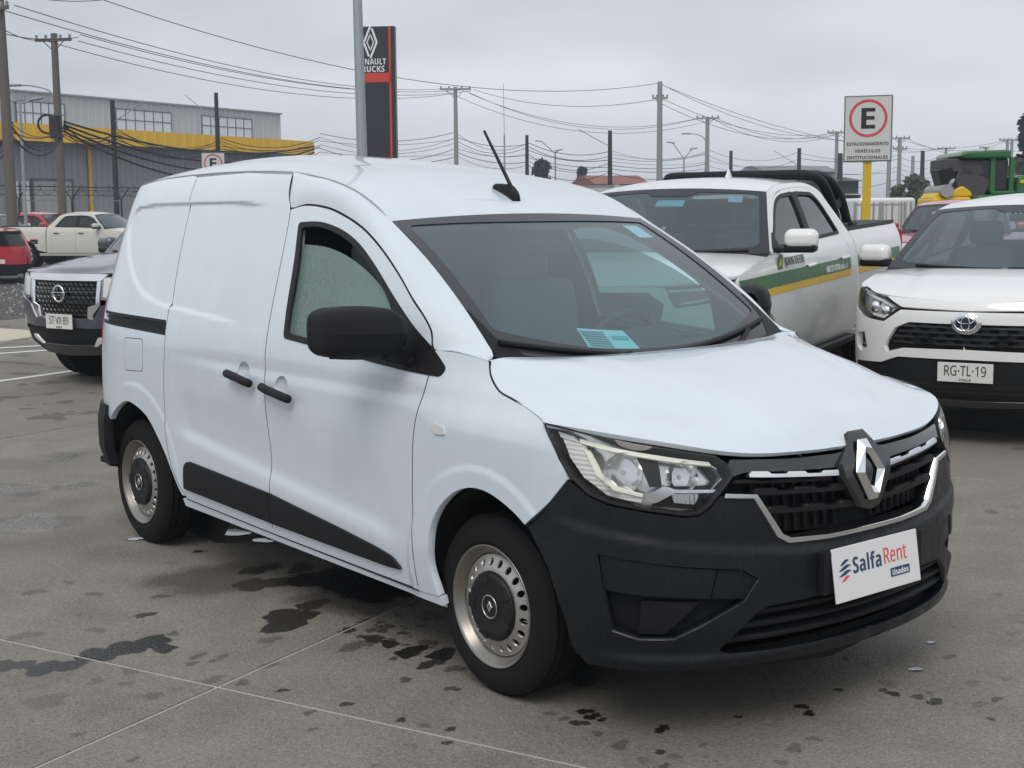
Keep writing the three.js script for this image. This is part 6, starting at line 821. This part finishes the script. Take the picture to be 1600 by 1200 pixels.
// white SUV facing the camera
{
  const K = makeCar(SUV, { name: 'white_suv', label: 'white SUV facing the camera with black mesh grille and plate RG TL 19', category: 'SUV', pos: [-2.04, 0, -5.49], turn: -70 * Math.PI / 180, pitch: -.9 * Math.PI / 180, s: 1.021, paint: M.white2, cell: .035, R: .35 });
  const { t, sh, add, lr } = K;
  const hl = [[.465, .93], [.60, .995], [.78, 1.05], [.885, 1.02], [.83, .90], [.70, .845], [.585, .835]];
  const gr = [[0, .835], [.40, .835], [.50, .79], [.575, .665], [.56, .62], [.44, .655], [0, .665]];
  const white = [[0, .915], [.46, .915], [.585, .828], [.72, .84], [.86, .885], [.917, .86], [.92, .70], [.915, .55], [.82, .53], [.60, .545], [.47, .595], [0, .60]];
  const fogH = [[.75, .745], [.83, .725], [.83, .63], [.78, .60], [.72, .64]];
  const fogL = fogH.map(q => [-q[0], q[1]]).reverse();
  add('front_bumper', fp(K, sym(white), 1, .04, 0, [sym(gr), fogH, fogL]), M.white2);
  add('bonnet_lip', fp(K, sym([[0, .985], [.40, .99], [.58, .998], [.46, .935], [0, .925]]), 1, .04, 0), M.white2);
  add('bonnet_slit', fp(K, sym([[0, .93], [.46, .94], [.46, .91], [0, .91]]), 2, 0, -.02), M.dark);
  add('grille_cavity', fp(K, sym(gr.map(q => [q[0] * 1.01, q[1]])), 3, 0, -.05), M.dark);
  // mesh of hexagonal bars: alternating short bars
  for (let r = 0; r < 4; r++) { const y = .69 + r * .038; add('grille_bar', fp(K, sym([[0, y], [.55 - r * .035, y], [.54 - r * .035, y + .014], [0, y + .014]]), 3, .03, -.012), M.gloss); const seg = []; for (let i = -4; i <= 4; i++) { const x = (i + (r % 2) * .5) * .115; if (Math.abs(x) < .5 - r * .04) seg.push(fp(K, [[x - .03, y + .012], [x + .03, y + .012], [x + .022, y + .034], [x - .022, y + .034]], 3, .03, -.016)); } const o = part('grille_mesh', seg, M.black, t); o.userData.kind = 'stuff'; }
  for (const s of [1, -1]) { const F = p => s > 0 ? p : p.map(q => [-q[0], q[1]]).reverse(); const g = new THREE.Group(); g.name = 'headlight'; t.add(g); const pp = (n, ge, m) => part(n, ge, m, g);
    pp('lamp_bowl', fp(K, F(hl), 1, .001, -.05), std([.5, .51, .52], .25, .6)); pp('lamp_rim', fp(K, F(hl), .8, .05, .001, [F(inset(hl, .008))]), M.black);
    for (const [z, y] of [[.60, .91], [.70, .935]]) pp('reflector', at(new THREE.SphereGeometry(.045, 16, 10), ...(() => { const q = sh.front(Math.asin(z * s / sh.P(y)) * 180 / Math.PI, y, -.05); return q; })()), M.chrome);
    pp('light_blade', fp(K, F([[.52, .94], [.62, .985], [.79, 1.03], [.79, 1.012], [.63, .97], [.54, .93]]), .8, .02, -.02), M.lensW); pp('light_blade', fp(K, F([[.56, .86], [.60, .85], [.70, .865], [.70, .88], [.6, .87]]), .8, .02, -.02), M.lensW);
    pp('headlight_lens', fp(K, F(inset(hl, .003)), 1, 0, .003), M.clear);
    add('fog_cavity', fp(K, F([[.70, .76], [.85, .74], [.85, .58], [.70, .62]]), 2, 0, -.04), M.dark); add('fog_lamp', at(new THREE.SphereGeometry(.024, 14, 10), ...sh.front(s * Math.asin(.775 / sh.P(.64)) * 180 / Math.PI, .645, -.03)), M.gloss);
  }
  add('lower_bumper', fp(K, sym([[0, .592], [.47, .588], [.60, .54], [.82, .522], [.90, .50], [.86, .30], [0, .26]]), 1.5, .06, -.012), M.plastic);
  add('lower_grille', fp(K, sym([[0, .44], [.42, .44], [.38, .35], [0, .35]]), 2, 0, -.004), M.dark); for (const y of [.37, .40]) add('grille_bar', fp(K, sym([[0, y], [.4, y], [.4, y + .008], [0, y + .008]]), 2, .01, .001), M.black);
  add('skid_plate', fp(K, sym([[0, .32], [.6, .33], [.62, .29], [0, .275]]), 2, .02, .002), M.gloss);
  plateText(t, 'RG·TL·19', .925, .515, 0);
  const em = new THREE.Group(); em.name = 'badge'; em.position.set(.945, .845, 0); em.rotation.set(0, Math.PI / 2, 0); t.add(em);
  part('badge_disc', at(new THREE.SphereGeometry(1, 28, 12), 0, 0, -.012, 0, 0, 0, [.10, .074, .02]), M.chrome, em);
  const ell = (rx, ry, w, z = .012, x = 0, y = 0) => at(new THREE.TorusGeometry(1, w, 8, 40), x, y, z, 0, 0, 0, [rx, ry, .05]);
  part('badge_field', at(new THREE.SphereGeometry(1, 28, 12), 0, 0, -.004, 0, 0, 0, [.078, .054, .018]), std([.02, .03, .06], .2), em);
  part('badge_ring', [ell(.074, .05, .12), ell(.027, .048, .18, .014), ell(.053, .021, .16, .014, 0, .021)], M.chrome, em);
  add('inspection_sticker', panel([[.2, .78], [.42, .78], [.42, .85], [.2, .85]].map(q => [-q[0], q[1]]).reverse(), [], K.Wd, .2, .2, 0, -.006), std([.55, .78, .8], .6));
}
// dark grey pick-up behind the van's tail
{
  const grey = phys([.075, .085, .11], .3, .35, { clearcoat: 1, clearcoatRoughness: .05 });
  const K = makeCar(PICK, { name: 'grey_pickup', label: 'dark blue-grey pick-up facing the camera with plate ST VX 89 behind the van', category: 'pick-up', pos: [-9.40, 0, -2.06], turn: -72 * Math.PI / 180, paint: grey, s: .985, R: .38 });
  const { t, sh, add, lr } = K;
  const gr = [[0, 1.03], [.455, 1.035], [.475, 1.0], [.45, .82], [.36, .795], [.345, .69], [0, .68]];
  add('bonnet_lip', fp(K, sym([[0, 1.098], [.50, 1.10], [.56, 1.095], [.50, 1.035], [0, 1.032]]), 1.5, .04, .006), M.chrome);
  add('grille_cavity', fp(K, sym(gr), 3, 0, -.03), M.black);
  for (let r = 0; r < 8; r++) { const y = .70 + r * .041, seg = []; for (let i = -7; i < 7; i++) { const x = (i + .5 * (r % 2)) * .064; if (Math.abs(x + .03) < (y < .8 ? .33 : .43)) seg.push(fp(K, [[x + .004, y], [x + .04, y + .006], [x + .058, y + .028], [x + .02, y + .022]], 3, .02, -.014)); } const o = part('grille_mesh', seg, M.gloss, t); o.userData.kind = 'stuff'; }
  for (const y of [.925, .815]) add('grille_bar', fp(K, sym([[0, y], [.45, y], [.45, y + .012], [0, y + .012]]), 3, .03, -.006), M.gloss);
  for (const s of [1, -1]) { const F = p => s > 0 ? p : p.map(q => [-q[0], q[1]]).reverse();
    add('chrome_strip', fp(K, F([[.462, 1.032], [.50, 1.03], [.485, .80], [.40, .705], [.40, .67], [.345, .68], [.36, .79], [.45, .815]]), 1, .03, .006), M.chrome);
    add('headlight', fp(K, F([[.51, 1.07], [.80, 1.09], [.90, 1.06], [.90, .92], [.62, .85], [.505, .86]]), 1, .03, .002), std([.30, .32, .36], .1, .7));
    add('headlight_lens', fp(K, F([[.53, 1.06], [.79, 1.075], [.88, 1.05], [.87, .94], [.63, .88], [.53, .885]]), 1, .02, .006), M.lensW);
    add('fog_cavity', fp(K, F([[.62, .73], [.86, .77], [.86, .57], [.66, .55]]), 1, 0, .004), M.black); add('fog_trim', fp(K, F([[.44, .50], [.50, .505], [.50, .475], [.40, .42], [.36, .42]]), 1, .02, .02), M.lensW);
  }
  add('front_bumper', fp(K, sym([[0, .675], [.34, .675], [.41, .668], [.505, .80], [.62, .84], [.90, .90], [.94, .84], [.93, .58], [.60, .60], [.42, .585], [0, .59]]), 1.5, .06, .012), grey);
  add('lower_bumper', fp(K, sym([[0, .585], [.60, .595], [.925, .575], [.90, .47], [.62, .40], [.45, .33], [0, .30]]), 1.5, .06, -.006), M.plastic);
  add('skid_plate', fp(K, sym([[0, .41], [.44, .42], [.40, .33], [0, .31]]), 1.5, .03, .01), std([.05, .05, .055], .4));
  plateText(t, 'ST·VX·89', .985, .645, 0, .38, .14);
  const em = new THREE.Group(); em.name = 'badge'; em.position.set(.975, .91, 0); em.rotation.set(0, Math.PI / 2, 0); t.add(em);
  part('badge_ring', at(new THREE.TorusGeometry(.075, .010, 8, 40), 0, 0, 0), M.chrome, em); part('badge_bar', at(rbox(.19, .03, .012, .005), 0, 0, .004), M.chrome, em); part('lettering', at(text('NISSAN', .022, 'sans_bold', .003), 0, 0, .010), M.black, em);
}
// vehicles further off
{
  const redP = phys([.50, .03, .05], .3, .1, { clearcoat: 1, clearcoatRoughness: .06 });
  const K = makeCar(PICK, { name: 'red_pickup', label: 'bright red pick-up with bonnet scoop parked beyond the white SUV', category: 'pick-up', pos: [-9.5, 0, -16.2], turn: -68 * Math.PI / 180, paint: redP, cell: .08, s: 1.0 });
  const { add } = K;
  add('bonnet_scoop', rbox(.42, .05, .52, .02, .1, 1.30, 0, 0, 0, -.06), redP); add('scoop_mouth', rbox(.03, .03, .44, .008, .31, 1.292, 0), M.dark);
  add('grille_surround', fp(K, sym([[0, 1.09], [.62, 1.09], [.50, .74], [0, .72]]), 1.5, .04, .006, [sym([[0, 1.03], [.52, 1.03], [.44, .78], [0, .77]])]), M.chrome);
  add('grille_cavity', fp(K, sym([[0, 1.04], [.54, 1.04], [.45, .77], [0, .76]]), 2, 0, -.03), M.dark); for (const y of [.84, .91, .98]) add('grille_bar', fp(K, sym([[0, y], [.5, y], [.5, y + .02], [0, y + .02]]), 2, .02, -.01), M.black);
  add('front_bumper', fp(K, sym([[0, .70], [.48, .72], [.9, .86], [.94, .8], [.90, .45], [0, .42]]), 1.5, .05, .01), redP); add('lower_intake', fp(K, sym([[0, .66], [.5, .66], [.45, .5], [0, .5]]), 2, 0, .014), M.dark);
  for (const s of [1, -1]) add('headlight', fp(K, (s > 0 ? p => p : p => p.map(q => [-q[0], q[1]]).reverse())([[.62, 1.08], [.90, 1.1], [.90, .95], [.60, .90]]), 1, .03, .004), M.lensW);
  makeCar(PICK, { name: 'white_pickup', label: 'dirty white double-cab pick-up seen from its side behind the grey pick-up', category: 'pick-up', pos: [-38.8, 0, -14.6], turn: 36 * Math.PI / 180, paint: phys([.62, .61, .55], .5, 0, { clearcoat: .5 }), cell: .1, s: 1.0, handle: M.black, gap: .006 });
  // hatchback from behind
  const H = makeCar(SUV, { name: 'red_hatchback', label: 'red hatchback seen from behind at the left edge of the lot', category: 'hatchback', pos: [-32.85, 0, -8.45], turn: 161 * Math.PI / 180, paint: redP, cell: .1, s: .82 });
  const rp = (n, p, m, off = .01, th = .03) => H.add(n, panel(sym(p).map(q => [Math.asin(Math.max(-.9999, Math.min(.9999, q[0] / H.sh.P(q[1])))) * 180 / Math.PI, q[1]]), [], H.sh.rear, 4, .05, th, off), m);
  rp('tailgate', [[0, .55], [.78, .56], [.80, 1.0], [.78, 1.12], [0, 1.12]], redP); rp('rear_window', [[0, 1.13], [.76, 1.13], [.62, 1.48], [0, 1.50]], M.gloss); rp('rear_bumper', [[0, .30], [.85, .32], [.90, .56], [.86, .60], [0, .58]], M.black, .03);
  rp('roof_spoiler', [[0, 1.50], [.62, 1.48], [.60, 1.56], [0, 1.58]], M.black, .08, .1);
  for (const s of [1, -1]) { H.add('tail_lamp', panel([[48, .92], [68, .95], [68, 1.08], [48, 1.08]].map(q => [q[0] * s, q[1]]), [], H.sh.rear, 4, .05, .02, .02), M.redLamp); }
  H.add('number_plate', rbox(.01, .12, .36, .003, -3.70, .68, 0), std([.75, .75, .75], .5));
  makeCar(SUV, { name: 'white_wagon', label: 'white wagon with roof bars parked at the far left by the fence', category: 'wagon', pos: foot(20, 51).toArray(), turn: 20 * Math.PI / 180, paint: M.white2, cell: .12, s: 1.08 });
  makeCar(SUV, { name: 'red_wagon', label: 'red wagon parked by the fence between the white wagon and pick-up', category: 'wagon', pos: foot(118, 53).toArray(), turn: 28 * Math.PI / 180, paint: redP, cell: .12, s: 1.1 });
  makeCar(SUV, { name: 'white_car', label: 'white car with roof rack beyond the dirty white pick-up', category: 'car', pos: foot(205, 56).toArray(), turn: 30 * Math.PI / 180, paint: M.white2, cell: .12, s: 1.05 });
}

renderer.render(scene, camera);
